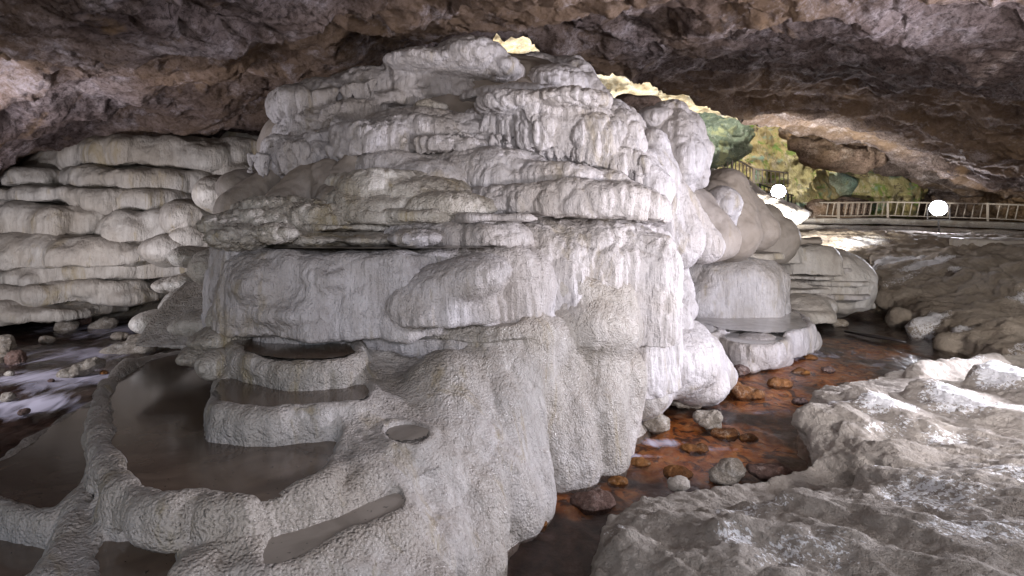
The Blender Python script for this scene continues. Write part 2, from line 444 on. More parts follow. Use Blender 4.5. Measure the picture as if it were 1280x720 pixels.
M_roof = rock('purple brown cave rock', [(.05, .036, .032), (.14, .106, .098), (.24, .192, .182), (.35, .30, .29), (.50, .445, .46), (.28, .185, .11)])
M_wall = rock('red brown cave rock', [(.06, .042, .032), (.15, .105, .08), (.25, .18, .145), (.36, .28, .23), (.46, .39, .34), (.32, .2, .1)], sc=.8, bumpk=1.3)
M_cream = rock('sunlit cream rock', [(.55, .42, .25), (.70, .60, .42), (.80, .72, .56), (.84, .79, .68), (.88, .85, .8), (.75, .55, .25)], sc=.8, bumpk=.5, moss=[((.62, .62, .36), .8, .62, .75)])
M_green = rock('green algae rock', [(.12, .14, .10), (.20, .25, .18), (.30, .36, .27), (.42, .47, .38), (.55, .58, .48), (.36, .36, .2)], sc=2.5, bumpk=1.8, moss=[((.40, .42, .24), 1.5, .54, .62)])
M_moss = rock('yellow green algae rock', [(.22, .18, .09), (.40, .35, .16), (.54, .48, .25), (.62, .54, .36), (.74, .66, .54), (.5, .34, .15)], sc=2.2, bumpk=1.6, stretch=.35, moss=[((.20, .28, .07), 1.6, .52, .60), ((.26, .36, .28), 1.2, .55, .64), ((.14, .10, .07), 2.2, .58, .64)])
M_teal = rock('teal algae rock', [(.06, .09, .08), (.14, .2, .17), (.22, .33, .28), (.34, .40, .33), (.45, .46, .38), (.36, .25, .10)], sc=1.3, moss=[((.30, .28, .09), 1.1, .56, .68)])
M_conc = rock('pale walkway concrete', [(.2, .18, .16), (.36, .33, .31), (.46, .43, .41), (.56, .54, .52), (.66, .65, .64), (.34, .28, .22)], sc=1.5, bumpk=.25)
M_stone = rock('pale stream stone', [(.12, .10, .08), (.26, .23, .19), (.38, .345, .30), (.48, .45, .40), (.6, .57, .53), (.28, .2, .13)], sc=6, bumpk=.25, rough=.5)
M_rust = rock('rust orange stone', [(.05, .025, .015), (.14, .065, .03), (.25, .115, .045), (.33, .18, .09), (.42, .33, .25), (.32, .15, .04)], sc=6, bumpk=.2, rough=.4)
M_purple = rock('dark red stone', [(.04, .028, .025), (.10, .068, .06), (.16, .11, .095), (.23, .17, .15), (.36, .30, .27), (.2, .1, .06)], sc=6, bumpk=.2, rough=.35)

def pool(name, c1, c2, rough=.06, wav=.002):
    t = NT(name); v = t.vec()
    n = t.noise(v, 2.6, 4, .55, 1.2)
    col = t.ramp(n, [(.35, c1), (.68, c2)])
    spk = t.noise(v, 38, 2, .5); col = t.mix(t.ramp(spk, [(.27, .8), (.31, 0.0)]), col, (.02, .015, .01))
    b = t.bump(t.noise(v, 7, 2), wav, .3)
    t.bsdf(col, rough, b, .5); return t.m
M_pool = pool('still brown pool water', (.078, .055, .040), (.14, .104, .076), .14)
M_pool2 = pool('shallow grey pool water', (.17, .145, .12), (.28, .245, .21), .28)
M_pool3 = pool('clear grey pool water', (.30, .28, .26), (.42, .40, .385), .1)

def stream_mat():
    t = NT('stream water'); v = t.vec()
    n = t.noise(t.vec((1, .45, 1)), 4.5, 3, .5, .6)
    nrm = t.bump(n, .035, .5); nrm = t.bump(t.noise(v, 18, 2, .5, .3), .005, .35, nrm)
    fr = t.n('ShaderNodeFresnel'); fr.inputs['IOR'].default_value = 1.33; t.l(nrm, fr.inputs['Normal'])
    tr = t.n('ShaderNodeBsdfTransparent'); tr.inputs[0].default_value = (.90, .82, .77, 1)
    gl = t.n('ShaderNodeBsdfGlossy'); gl.inputs['Roughness'].default_value = .2; t.l(nrm, gl.inputs['Normal'])
    mx = t.n('ShaderNodeMixShader'); t.l(t.math('MULTIPLY', fr.outputs[0], .75), mx.inputs[0]); t.l(tr.outputs[0], mx.inputs[1]); t.l(gl.outputs[0], mx.inputs[2])
    fo = t.n('ShaderNodeBsdfDiffuse'); fo.inputs[0].default_value = (.50, .48, .57, 1)
    at = t.n('ShaderNodeAttribute', attribute_name='foam').outputs['Fac']
    s = t.noise(t.vec((1.3, .5, 1), (0, 0, .9)), 3.2, 3, .5, 1.4)
    f = t.math('MULTIPLY', t.ramp(t.math('ADD', at, t.math('MULTIPLY', t.math('SUBTRACT', s, .5), 1.7)), [(.38, 0.0), (1.25, 1.0)]), .85)
    m2 = t.n('ShaderNodeMixShader'); t.l(f, m2.inputs[0]); t.l(mx.outputs[0], m2.inputs[1]); t.l(fo.outputs[0], m2.inputs[2])
    t.l(m2.outputs[0], t.out.inputs[0]); return t.m
M_stream = stream_mat()
def bed_mat():
    t = NT('rusty river bed'); v = t.vec()
    n = t.noise(v, 1.3, 5, .6, .5); n2 = t.noise(v, 9, 5, .65); w = t.vor(v, 7, 'SMOOTH_F1')
    at = t.n('ShaderNodeAttribute', attribute_name='rust').outputs['Fac']
    f = t.ramp(t.math('ADD', at, t.math('MULTIPLY', t.math('SUBTRACT', n, .5), 1.6)), [(.35, 0.0), (.75, 1.0)])
    rust = t.ramp(n2, [(.3, (.30, .085, .02)), (.48, (.66, .25, .055)), (.7, (.85, .48, .18))])
    dk = t.ramp(n2, [(.3, (.03, .018, .014)), (.55, (.09, .055, .042)), (.7, (.17, .12, .10))])
    gap = t.ramp(t.noise(v, 5.5, 4, .6, 1.0), [(.38, .9), (.47, 0.0)])
    rust = t.mix(gap, rust, (.07, .03, .02))
    rust = t.mix(t.ramp(t.noise(v, 13, 4, .7), [(.60, 0.0), (.68, .7)]), rust, (.5, .42, .34))
    col = t.mix(f, dk, rust)
    b = t.bump(w, .06, .8); b = t.bump(n2, .03, .9, b)
    t.bsdf(col, .6, b, .3); return t.m
M_bed = bed_mat()
def plain(name, c, r=.5, metal=0.0, em=None, es=0):
    t = NT(name); n = t.noise(t.vec(), 30, 4)
    col = t.mix(t.ramp(n, [(.35, .4), (.6, 0.0)]), c, tuple(x*.55 for x in c))
    p = t.bsdf(col, r, t.bump(n, .004, .5), .5, Metallic=metal)
    if em: p.inputs['Emission Color'].default_value = (*em, 1); p.inputs['Emission Strength'].default_value = es
    return t.m
M_rail = plain('weathered pale rail wood', (.30, .255, .215), .6)
M_dark = plain('dark metal', (.035, .033, .035), .45, .6)
M_lens = plain('lit lamp lens', (.9, .9, .9), .3, 0, (.92, .93, 1.0), 60)
M_stick = plain('wet dark stick', (.03, .025, .025), .3)
# ------------------------------------------------------------------ central travertine mound
mound = empty('travertine_mound', (.2, 6.0, 0))
tag(mound, 'huge white layered mound with hanging shelves and brown rim pools in mid cave', 'travertine mound')
DR = dict(lump=.06, ls=.21, zs=.35, flute=.02, fw=.045, fine=.004)          # bulbous draperies
DP = dict(lump=.025, ls=.26, zs=.5, flute=.012, fw=.05, fine=.005)           # plain faces
DK = dict(lump=.05, ls=.13, zs=.8, flute=.006, fw=.05, fine=.008)            # knobbly
def sh(specs, vox, mat, k=.05, disp=DR, name='flowstone_shelf', parent=None):
    return part(name, specs, vox, mat, parent or mound, k, disp)

# inner bulk
part('core', [E(560, 330, 220, 190, 8.0, 2.2), E(600, 200, 160, 120, 8.0, 1.6), E(620, 130, 110, 60, 8.2, 1.2), E(480, 380, 150, 120, 6.4, 1.3),
              E(770, 330, 70, 160, 8.3, 1.4), E(800, 400, 60, 100, 8.2, 1.0), E(400, 190, 70, 60, 7.4, .9), E(660, 300, 150, 60, 6.6, 1.1)], .05, M_silt, mound, .2, DP)
# upper tiers, one flowing body of stacked hanging shelves
sh([S(575, 245, 128, 262, 5.85, 1.6, .5, -.05, seed=300), S(560, 190, 84, 150, 6.7, 1.2, .7, -.1, seed=301), S(420, 90, 120, 240, 6.1, 1.0, .6, 0, seed=302), S(720, 90, 110, 230, 6.1, 1.0, .6, -.1, seed=303),
    S(400, 62, 88, 132, 6.3, .9, 1.1, .25, .1, seed=1, tilt=8), S(372, 36, 96, 138, 6.2, .6, 1.1, .3, .12, seed=2), *drips(342, 128, 410, 128, 6.25, 24, .28, 1, .04), *drips(410, 126, 470, 112, 6.3, 14, .1, 11, .035),
    S(500, 92, 74, 114, 6.5, .9, 1.1, .1, .05, seed=3, tilt=8), E(590, 80, 50, 26, 6.9, .7), E(540, 84, 60, 18, 6.8, .6), E(628, 92, 26, 18, 6.9, .5), S(470, 60, 76, 116, 6.45, .8, 1.0, .15, .06, seed=39), S(560, 84, 62, 104, 6.7, .8, 1, .1, .04, seed=38),
    E(665, 86, 34, 16, 8.0, .5), E(700, 88, 22, 14, 7.9, .4), E(716, 84, 16, 12, 7.7, .3), E(640, 98, 40, 20, 7.7, .6), E(690, 112, 46, 26, 7.4, .6),
    C(722, 92, 7.4, 18, 768, 168, 7.0, 22), C(700, 100, 7.3, 20, 742, 160, 6.9, 24), C(672, 100, 7.4, 18, 700, 150, 6.9, 26),
    E(550, 124, 46, 13, 6.35, .5, mode='sub'), E(590, 136, 26, 8, 6.2, .4, mode='sub'),
    S(470, 60, 112, 130, 6.4, .6, 1, .1, seed=7, tilt=5), S(440, 48, 122, 146, 6.15, .5, 1, .2, .05, seed=8, tilt=8), S(645, 72, 104, 119, 6.2, .5, 1, .1, seed=9)], .02, M_white, k=.05, disp=dict(DR, lump=.055, ls=.17, cr=.7, low=.03, zs=.45), name='upper_tier')
sh([S(530, 24, 122, 133, 6.2, .35, .9, seed=6)], .02, M_knob, disp=DK, name='thin_ledge')
sh([S(625, 70, 120, 186, 5.8, .8, 1.0, .22, .05, seed=10, tilt=6), S(705, 112, 118, 188, 5.6, 1.0, 1.0, .22, .08, seed=11, tilt=-8), S(742, 80, 134, 204, 5.6, .9, .9, .25, .10, seed=12, tilt=-14),
    *drips(570, 178, 670, 184, 5.7, 26, .06, 2, .025), *drips(676, 184, 740, 192, 5.66, 18, .15, 3, .03), *drips(735, 190, 808, 212, 5.66, 24, .17, 4, .03), E(640, 132, 44, 16, 5.9, .4), E(700, 130, 60, 16, 5.95, .45)], .016, M_white, disp=dict(DR, lump=.075, ls=.17, zs=.40, flute=.014, fw=.035), name='hanging_shelf')
sh([S(352, 44, 162, 216, 5.6, .6, 1.0, .25, .12, seed=13), S(410, 50, 150, 206, 5.5, .7, 1.0, .3, .12, seed=14, tilt=6), S(376, 30, 172, 218, 5.45, .5, 1.0, .25, .1, seed=140), *drips(312, 205, 400, 212, 5.55, 26, .14, 5, .03), *drips(400, 196, 456, 194, 5.5, 16, .16, 6, .03),
    S(500, 84, 138, 188, 5.55, .8, .9, .15, .03, seed=15), S(470, 66, 144, 196, 5.45, .6, .9, .15, .05, seed=16), S(560, 50, 166, 188, 5.5, .5, .9, .1, seed=160), *drips(456, 190, 560, 184, 5.5, 26, .06, 8, .02)], .016, M_white, disp=dict(DR, lump=.06, ls=.16, zs=.45, flute=.014, fw=.035), name='hanging_shelf')
# middle tiers
sh([S(580, 190, 205, 275, 5.55, 1.2, .5, 0, seed=304), S(610, 88, 180, 262, 5.35, .9, .7, 0, seed=18), S(690, 96, 200, 250, 5.25, .8, .8, -.1, seed=19, tilt=-10), S(760, 56, 222, 262, 5.3, .6, .9, seed=190, tilt=-4),
    S(500, 90, 186, 222, 5.45, .7, .8, -.1, seed=20), S(520, 60, 198, 232, 5.3, .6, .9, -.2, seed=21), E(715, 197, 40, 12, 5.6, .35, -8, mode='sub'), E(745, 200, 30, 13, 5.6, .4, -12, mode='sub'), E(792, 208, 16, 12, 5.6, .35, mode='sub')], .017, M_white, disp=dict(DP, lump=.045, ls=.2, zs=.45, cr=.6), name='middle_tier')
sh([S(716, 124, 224, 270, 4.95, .9, 1.0, .2, .02, seed=22, tilt=-2), S(640, 54, 228, 266, 5.05, .6, 1.0, .1, seed=220, tilt=6), S(775, 68, 234, 274, 5.0, .9, .9, .2, .03, seed=23, tilt=-4), *drips(690, 266, 800, 268, 5.0, 36, .05, 7, .02)], .016, M_white, disp=dict(DR, lump=.045, ls=.19, zs=.4, flute=.014), name='hanging_shelf')
sh([S(470, 62, 210, 254, 5.0, .6, .4, -.1, seed=24), S(448, 42, 214, 278, 4.88, .5, .5, -.1, seed=25), S(430, 40, 236, 276, 4.85, .4, .6, -.1, seed=262), S(520, 80, 222, 266, 5.1, .6, .8, -.5, seed=260), S(560, 54, 242, 266, 4.9, .5, .8, -.4, seed=26), S(475, 46, 248, 274, 4.82, .4, .9, -.2, seed=261)], .016, M_knob, disp=dict(DK, ls=.18, lump=.03), name='middle_tier')
# cones between left tongue and drum
for a in ([E(315, 238, 30, 24, 6.2, .5), C(340, 222, 5.8, 14, 300, 262, 5.6, 26)], [C(385, 218, 5.6, 16, 355, 262, 5.3, 34), C(410, 215, 5.5, 16, 420, 256, 5.2, 28)], [C(440, 205, 5.5, 14, 412, 246, 5.3, 24)]):
    sh(a, .02, M_silt, k=.12, disp=dict(DP, lump=.012), name='flowstone_cone')
# knobbly crust tier
sh([S(350, 72, 246, 268, 4.75, .6, .9, 0, .04, seed=27), S(325, 62, 262, 292, 4.6, .6, .9, .1, .05, seed=28), S(400, 60, 256, 282, 4.7, .5, .9, 0, .03, seed=29), E(282, 282, 24, 16, 4.75, .3), E(300, 296, 36, 20, 4.65, .3), E(345, 292, 26, 10, 4.5, .2)], .015, M_knob, disp=dict(DK, lump=.06, ls=.12))
# thin plates around the long pool
sh([S(410, 78, 281, 288, 4.75, .6, .8, seed=30, wob=.14)], .014, M_knob, disp=dict(DK, lump=.01), name='thin_ledge')
sh([S(520, 70, 266, 275, 4.8, .6, .8, seed=31, wob=.14), S(455, 44, 262, 279, 4.72, .4, 1, seed=310)], .014, M_knob, disp=dict(DK, lump=.012), name='thin_ledge')
sh([S(610, 66, 268, 276, 4.75, .4, .8, seed=32, wob=.12)], .014, M_white, disp=dict(DK, lump=.008), name='thin_ledge')
sh([S(590, 60, 276, 283, 4.85, .4, .8, seed=33, wob=.1), S(560, 40, 272, 286, 4.8, .3, 1, -.3, seed=34)], .014, M_white, disp=dict(DK, lump=.008), name='thin_ledge')
sh([S(430, 84, 287, 305, 4.95, .6, .9, -.4, seed=35), E(400, 300, 44, 10, 4.9, .3), E(460, 300, 40, 9, 4.85, .3)], .015, M_knob, disp=dict(DK, lump=.02, ls=.1))
sh([S(575, 92, 280, 307, 4.75, .6, .9, -.15, seed=36), E(520, 298, 34, 12, 4.75, .3), S(630, 40, 276, 308, 4.75, .5, .8, -.1, seed=37)], .015, M_white, disp=dict(DP, ls=.16, lump=.03))
# great right face
sh([S(742, 100, 270, 440, 5.15, .9, .5, -.04, .0, seed=38), S(690, 72, 268, 430, 5.1, .7, .8, -.1, seed=39), S(650, 56, 296, 440, 4.98, .7, .6, -.12, seed=390), S(775, 64, 268, 500, 5.55, .8, .6, -.05, .0, seed=391), *drips(655, 350, 835, 362, 5.15, 1, .02, 9, .01)], .018, M_white, disp=dict(DP, lump=.035, ls=.22, flute=.022, fw=.04), name='flowstone_face')
# drum under the long pool
sh([S(430, 158, 314, 425, 4.3, 1.1, .28, -.06, 0, n=2.8, seed=40, wob=.07), S(318, 46, 311, 420, 4.65, .6, .5, -.05, seed=401), S(450, 150, 330, 450, 4.42, 1.2, .3, 0, seed=400), E(335, 352, 50, 34, 4.62, .36), E(425, 345, 56, 30, 4.6, .36), E(380, 388, 60, 22, 4.55, .32), E(480, 392, 46, 20, 4.6, .34), S(590, 90, 315, 450, 4.55, .8, .3, -.06, seed=41, wob=.04)], .016, M_white, disp=dict(DP, lump=.04, ls=.34, zs=.6, flute=.014, fw=.04, low=.11), name='flowstone_face')
sh([C(292, 300, 4.75, 16, 300, 390, 4.65, 30), C(278, 300, 4.85, 12, 280, 365, 4.8, 20)], .016, M_white, disp=dict(DR, lump=.03), name='flowstone_drape')
sh([E(566, 354, 72, 32, 4.42, .3, rot=14), S(545, 62, 346, 408, 4.2, .4, 1.0, -.12, seed=430), E(600, 342, 40, 22, 4.45, .28, rot=10), E(505, 378, 26, 26, 4.4, .22), S(395, 44, 396, 424, 4.28, .3, .5, -.3, seed=42)], .014, M_white, k=.09, disp=dict(DP, lump=.022, ls=.26, flute=.012), name='flowstone_lobe')
# left side knobs stepping down to the stream
for i, a in enumerate(([E(245, 352, 34, 14, 6.6, .4), E(220, 356, 24, 10, 6.7, .3)], [E(262, 374, 44, 18, 6.0, .5), E(236, 384, 26, 14, 5.9, .35)], [E(272, 398, 38, 18, 5.3, .4), E(245, 404, 22, 12, 5.3, .3)],
    [E(285, 420, 30, 18, 4.7, .35), E(262, 424, 20, 12, 4.7, .25)], [E(250, 442, 20, 13, 4.6, .25), E(274, 452, 20, 19, 4.4, .25)], [E(205, 400, 30, 14, 6.4, .4)], [E(300, 395, 30, 34, 4.9, .35)], [E(250, 320, 26, 14, 6.4, .4), E(275, 335, 26, 26, 5.6, .4)])):
    sh(a, .018, M_knob, k=.05, disp=dict(DK, lump=.02, ls=.16), name='flowstone_knob')

# apron: heightfield + buttresses + carved basins, one flowing body
ap = TPS([(330, 415, 4.9), (450, 415, 4.7), (600, 400, 5.0), (700, 400, 5.6), (480, 445, 4.55), (490, 475, 4.2), (400, 470, 4.3), (480, 505, 3.85), (460, 530, 3.55), (530, 540, 3.7), (560, 600, 3.45), (440, 575, 3.25), (430, 640, 3.0),
          (350, 690, 2.75), (480, 690, 2.75), (540, 700, 2.95), (250, 700, 2.62), (300, 735, 2.4), (150, 690, 2.75), (180, 735, 2.45), (90, 660, 3.0), (100, 720, 2.6), (60, 735, 2.55),
          (590, 735, 3.3), (0, 735, 2.75), (300, 640, 3.1), (560, 500, 4.2), (620, 540, 4.15), (640, 600, 4.2), (200, 600, 3.3), (-120, 720, 3.1), (560, 790, 2.7), (350, 800, 2.2)])
def hf_prim(fn, lo, hi, slope=.75, extra=None):
    def f(X, Y, Z):
        h = fn(X[:, :, 0], Y[:, :, 0])[:, :, None]
        if extra: h = h + extra(X[:, :, :1], Y[:, :, :1])
        return (Z-h)*slope
    return (np.array(lo, float), np.array(hi, float), f, 'add')
def apron_cut(X, Y):   # the apron falls away at the river side and at the stream side
    e = poly_sd(X, Y, smooth_poly([atz(x, y, z) for x, y, z in ((120, 500, .3), (85, 560, .3), (-90, 640, .3), (-260, 700, .25), (-200, 900, .0), (500, 900, .0), (555, 740, .1), (596, 662, .2), (640, 600, .3), (672, 560, .3), (730, 530, .3), (760, 460, .3), (690, 420, .7), (320, 430, .9))], 1))
    return -1.5*np.maximum(e+.06, 0)
bas = [
    B([(236, 436), (188, 446), (145, 462), (122, 488), (117, 520), (118, 548), (124, 578), (140, 604), (172, 627), (205, 634), (236, 624), (256, 620), (290, 632), (335, 628), (378, 612), (408, 600), (424, 575), (430, 545), (445, 510), (420, 470), (330, 440)], .75, .17, .055, .05, .12, .02, .035, 1),
    B([(262, 484), (272, 468), (300, 461), (345, 462), (400, 466), (470, 474), (470, 495), (430, 503), (385, 508), (330, 511), (290, 508), (268, 498)], .94, .26, .05, .06, .02, .05, .03, 2),
    B([(289, 425), (300, 407), (345, 402), (400, 410), (450, 428), (452, 438), (425, 446), (375, 448), (325, 444), (295, 436)], 1.13, .24, .04, .06, .05, .05, .028, 3),
    B([(-30, 588), (10, 566), (60, 530), (108, 503), (135, 497), (150, 560), (128, 598), (95, 632), (62, 644), (25, 640), (-12, 626)], .5, .28, .035, .08, .15, .01, .012, 4),
    B([(-120, 622), (-20, 618), (40, 634), (84, 648), (92, 672), (66, 706), (30, 735), (-120, 790)], .36, .3, .05, .08, .1, .01, .02, 5),
    B([(104, 680), (126, 664), (190, 664), (246, 668), (250, 694), (226, 726), (200, 756), (104, 756)], .52, .2, .05, .08, .15, .01, .02, 6),
    B([(500, 606), (520, 616), (516, 640), (480, 662), (420, 680), (350, 712), (306, 708), (306, 664), (350, 652), (400, 638), (440, 618)], .60, .2, .075, .06, .35, .01, .012, 7),
    B([(470, 536), (490, 526), (520, 524), (548, 532), (540, 546), (508, 552), (480, 550)], .80, .16, .06, .05, .5, .0, .008, 8),
    B([(98, 622), (120, 606), (150, 606), (150, 622), (122, 640), (100, 642)], .545, .16, .03, .05, .3, .0, .006, 9),
    B([(436, 392), (560, 388), (640, 392), (664, 400), (640, 407), (560, 406), (470, 404)], 1.26, .1, .04, .04, .5, .0, .01, 10),
]
but = [
    E(735, 402, 64, 54, 5.45, .52), C(735, 430, 5.4, 46, 750, 560, 5.2, 36), C(745, 500, 5.15, 34, 752, 572, 5.1, 33), C(800, 390, 6.0, 38, 803, 485, 6.0, 34), C(775, 470, 5.6, 34, 772, 560, 5.4, 26),
    E(690, 430, 34, 40, 5.15, .3), C(695, 455, 5.15, 34, 715, 582, 4.85, 34), E(650, 420, 44, 34, 4.95, .35), C(655, 445, 4.9, 38, 690, 592, 4.7, 26), C(640, 465, 4.7, 38, 656, 625, 4.25, 36),
    C(605, 455, 4.65, 46, 625, 620, 4.05, 40), C(610, 600, 4.0, 40, 640, 640, 4.05, 34), C(560, 485, 4.35, 44, 590, 640, 3.75, 44), C(590, 640, 3.65, 42, 590, 720, 3.45, 50), C(545, 480, 4.25, 40, 530, 560, 3.95, 44),
    C(528, 570, 3.75, 30, 545, 690, 3.3, 50), C(480, 520, 3.95, 26, 445, 575, 3.55, 24), C(640, 440, 4.85, 40, 560, 510, 4.3, 42), C(640, 385, 5.0, 36, 615, 440, 4.75, 36), C(700, 352, 5.2, 20, 765, 372, 5.3, 28),
    C(500, 660, 3.2, 30, 430, 725, 2.8, 52), C(500, 700, 2.95, 36, 520, 760, 2.8, 60), C(430, 560, 3.5, 18, 455, 545, 3.65, 24), C(400, 605, 3.25, 10, 455, 590, 3.4, 22), C(90, 655, 3.0, 9, 60, 735, 2.6, 22), C(300, 690, 2.75, 16, 230, 740, 2.5, 22),
]
def apron_disp(V, N):
    return trav_disp(V, N, lump=.022, ls=.15, zs=.7, flute=.005, fw=.05, fine=.005, seed=4, low=.06, cr=.2)
prims = [hf_prim(ap, (-2.9, 2.05, -.15), (1.5, 5.9, 1.6), .7, apron_cut)] + but
rimz = lambda a, b: C(a[0], a[1], 1.27*F/(a[1]-HY), a[2], b[0], b[1], 1.27*F/(b[1]-HY), b[2])
rim = [(200, 444, 3), (160, 458, 5), (136, 482, 8), (127, 515, 9), (126, 545, 9), (134, 580, 9), (156, 610, 8)]
for i_ in (4, 5, 8, 3, 6, 0, 1, 2, 7, 9, 16):
    prims += [bas[i_][0], bas[i_][1]] if i_ < 10 else [bas[i_-10][1]]
    if i_ == 0: prims += [rimz(rim[j], rim[j+1]) for j in range(len(rim)-1)]
D0 = part('apron', prims, .014, M_apron, mound, .085, {}, apron_disp)
WM = [M_pool, M_pool, M_pool, M_pool, M_pool, M_pool, M_pool2, M_pool2, M_pool, M_pool2]
for b, m in zip(bas, WM): water_mesh('pool_water', b[2], m, mound, .012, .02, .5)
# long pool on the drum, seen almost edge on
dz = 1.826
lp = B([(318, 309.3), (360, 310.2), (450, 310.6), (560, 310.4), (620, 309.6), (640, 308), (640, 304.6), (560, 303.8), (400, 303.8), (330, 305)], dz, .1, .04, .04, 0, 0, .02, 11)
water_mesh('pool_water', lp[2], M_pool2, mound, .0, .04, 0)

# slopes and cones at the right flank
sh([C(838, 150, 8.2, 26, 850, 200, 8.0, 34), C(860, 160, 8.3, 22, 866, 215, 8.1, 22), S(845, 40, 137, 200, 7.9, .7, 1, .1, .06, seed=50), E(812, 150, 18, 14, 8.2, .4)], .025, M_white, disp=dict(DR, lump=.05))
sh([C(818, 190, 6.6, 20, 842, 300, 6.5, 34), C(806, 200, 6.3, 16, 800, 260, 6.2, 24), C(830, 215, 6.7, 16, 880, 305, 7.0, 26), C(815, 175, 6.5, 16, 822, 215, 6.4, 18), C(790, 190, 6.2, 20, 812, 240, 6.1, 26)], .022, M_white, k=.1, disp=dict(DP, lump=.02, flute=.02), name='flowstone_drape')
sh([C(868, 190, 8.2, 22, 874, 225, 8.0, 12), C(850, 190, 8.2, 20, 862, 232, 8.0, 10)], .025, M_white, disp=dict(DR, lump=.04), name='flowstone_drape')
sh([C(850, 250, 8.4, 24, 905, 300, 8.2, 22), E(840, 225, 34, 30, 8.9, .5), C(868, 262, 8.6, 26, 890, 305, 8.1, 24)], .03, M_silt, k=.12, disp=dict(DP, lump=.02), name='flowstone_cone')
sh([C(905, 240, 10.2, 30, 915, 290, 10.0, 38), C(892, 248, 9.8, 22, 890, 280, 9.6, 30), C(925, 244, 10.6, 16, 950, 290, 10.3, 24)], .035, M_silt, k=.15, disp=dict(DP, lump=.015, flute=.02), name='flowstone_cone')
sh([C(903, 255, 9.0, 25, 906, 278, 9.0, 14, ), S(903, 27, 249, 270, 8.7, .35, .5, .3, seed=51)], .028, M_white, disp=dict(DP, lump=.015), name='flowstone_lobe')
# fan below the right face
sh([C(800, 360, 6.6, 26, 850, 405, 6.5, 18), C(820, 340, 7.0, 22, 852, 385, 6.8, 20), C(800, 380, 6.4, 30, 830, 430, 6.3, 24), C(838, 320, 7.4, 18, 850, 370, 7.2, 20)], .022, M_white, k=.08, disp=dict(DP, lump=.02), name='flowstone_drape')
sh([E(838, 448, 62, 46, 6.6, .6), E(800, 470, 40, 50, 6.3, .5), C(850, 430, 6.7, 34, 880, 478, 6.9, 30), E(872, 478, 40, 26, 6.75, .4), E(795, 500, 22, 22, 6.2, .3), C(880, 440, 7.0, 22, 905, 470, 7.2, 18)], .02, M_white, k=.1, disp=dict(DP, lump=.016, ls=.2, flute=.01), name='flowstone_lobe')

# ------------------------------------------------------------------ low terrace at the right of the mound
rt = empty('travertine_terrace', (2.8, 8.8, 0))
tag(rt, 'low white terrace with round drum and flat grey pools beside the rusty stream', 'travertine terrace')
DT = dict(lump=.02, ls=.25, zs=.7, flute=.01, fw=.06, fine=.005, low=.06)
sh([S(912, 74, 325, 402, 10.3, 1.3, .5, -.05, seed=60, wob=.06), E(935, 378, 40, 30, 10.9, .6), E(872, 374, 34, 34, 10.8, .6)], .026, M_white, parent=rt, disp=DT, name='drum')
for k_, (cx, hw, y1, y2, d) in enumerate(((860, 60, 320, 326, 10.5), (900, 52, 315, 320, 11.2), (940, 40, 310, 316, 12), (890, 44, 310, 315, 12), (965, 34, 304, 310, 12.6), (945, 30, 317, 326, 10.8), (975, 30, 298, 305, 13.6), (1008, 52, 322, 328, 12.9), (1030, 46, 335, 341, 12.55), (1048, 40, 352, 358, 12.4), (1056, 34, 369, 375, 12.35), (1000, 38, 362, 368, 12.3), (925, 32, 295, 300, 11.9), (1020, 44, 345, 350, 12.45))):
    sh([S(cx, hw, y1, y2, d, .5, .6, seed=61+k_, wob=.12)], .022, M_far if k_ % 2 else M_white, parent=rt, disp=dict(DT, lump=.01, low=.02), name='thin_ledge')
J = B([(846, 396), (856, 380), (900, 376), (960, 376), (1000, 388), (1018, 403), (1008, 412), (970, 417), (920, 413), (870, 408)], .43, .40, .08, .05, .02, .04, .04, 20)
K2 = B([(896, 421), (910, 412), (950, 410), (985, 417), (987, 425), (965, 431), (925, 430)], .37, .36, .07, .05, -.1, .05, .03, 21)
L2 = B([(832, 408), (850, 399), (890, 404), (906, 412), (880, 418), (845, 416)], .44, .36, .06, .04, .1, .04, .03, 22)
part('rim_basin', [J[0], J[1], K2[0], K2[1], L2[0], L2[1], C(858, 393, 10.55, 3, 930, 391, 10.75, 3.2), C(930, 391, 10.75, 3.2, 962, 386, 11.3, 2)], .022, M_white, rt, .05, dict(DT, lump=.012, low=.02))
for b in (J, K2, L2): water_mesh('pool_water', b[2], M_pool3, rt, .008, .04, .4)
sh([E(943, 440, 40, 24, 8.9, .45), E(992, 424, 30, 20, 10.1, .4), E(930, 455, 20, 12, 8.5, .3), E(968, 446, 22, 16, 8.9, .3)], .024, M_white, parent=rt, disp=dict(DT, lump=.02, ls=.16), name='flowstone_lobe')
sh([S(995, 50, 393, 408, 11.2, .8, 1, seed=70), S(1000, 40, 382, 396, 11.6, .7, 1, -.3, seed=71), E(1000, 382, 36, 16, 12.2, .5)], .03, M_far, parent=rt, disp=DT, name='flowstone_shelf')
sh([E(1030, 352, 54, 44, 13.5, 1.0), S(1050, 34, 340, 388, 12.9, .9, .9, -.1, seed=301), S(1030, 44, 330, 372, 12.8, 1, .8, -.2, seed=302), S(1005, 40, 350, 392, 12.6, .9, .8, -.2, seed=303), S(1060, 24, 352, 386, 12.7, .6, 1, seed=304), E(1000, 350, 40, 44, 13.8, .9), E(1010, 385, 34, 14, 12.6, .5), S(1010, 60, 322, 338, 13, 1.0, .8, seed=72)], .045, M_far, parent=rt, k=.1, disp=dict(DT, lump=.05, ls=.5, low=.1), name='flowstone_lobe')
sh([C(955, 280, 12.0, 24, 960, 298, 12, 36, ), S(958, 36, 272, 298, 11.6, .7, .8, -.3, seed=73), S(985, 40, 298, 306, 11.8, .6, .8, seed=74)], .04, M_silt, parent=rt, disp=DT, name='flowstone_cone')
sh([S(950, 60, 300, 330, 12.4, 2.0, .5, -.2, seed=75), S(1000, 50, 308, 345, 12.5, 1.5, .5, -.2, seed=76)], .05, M_far, parent=rt, disp=DT, name='core')

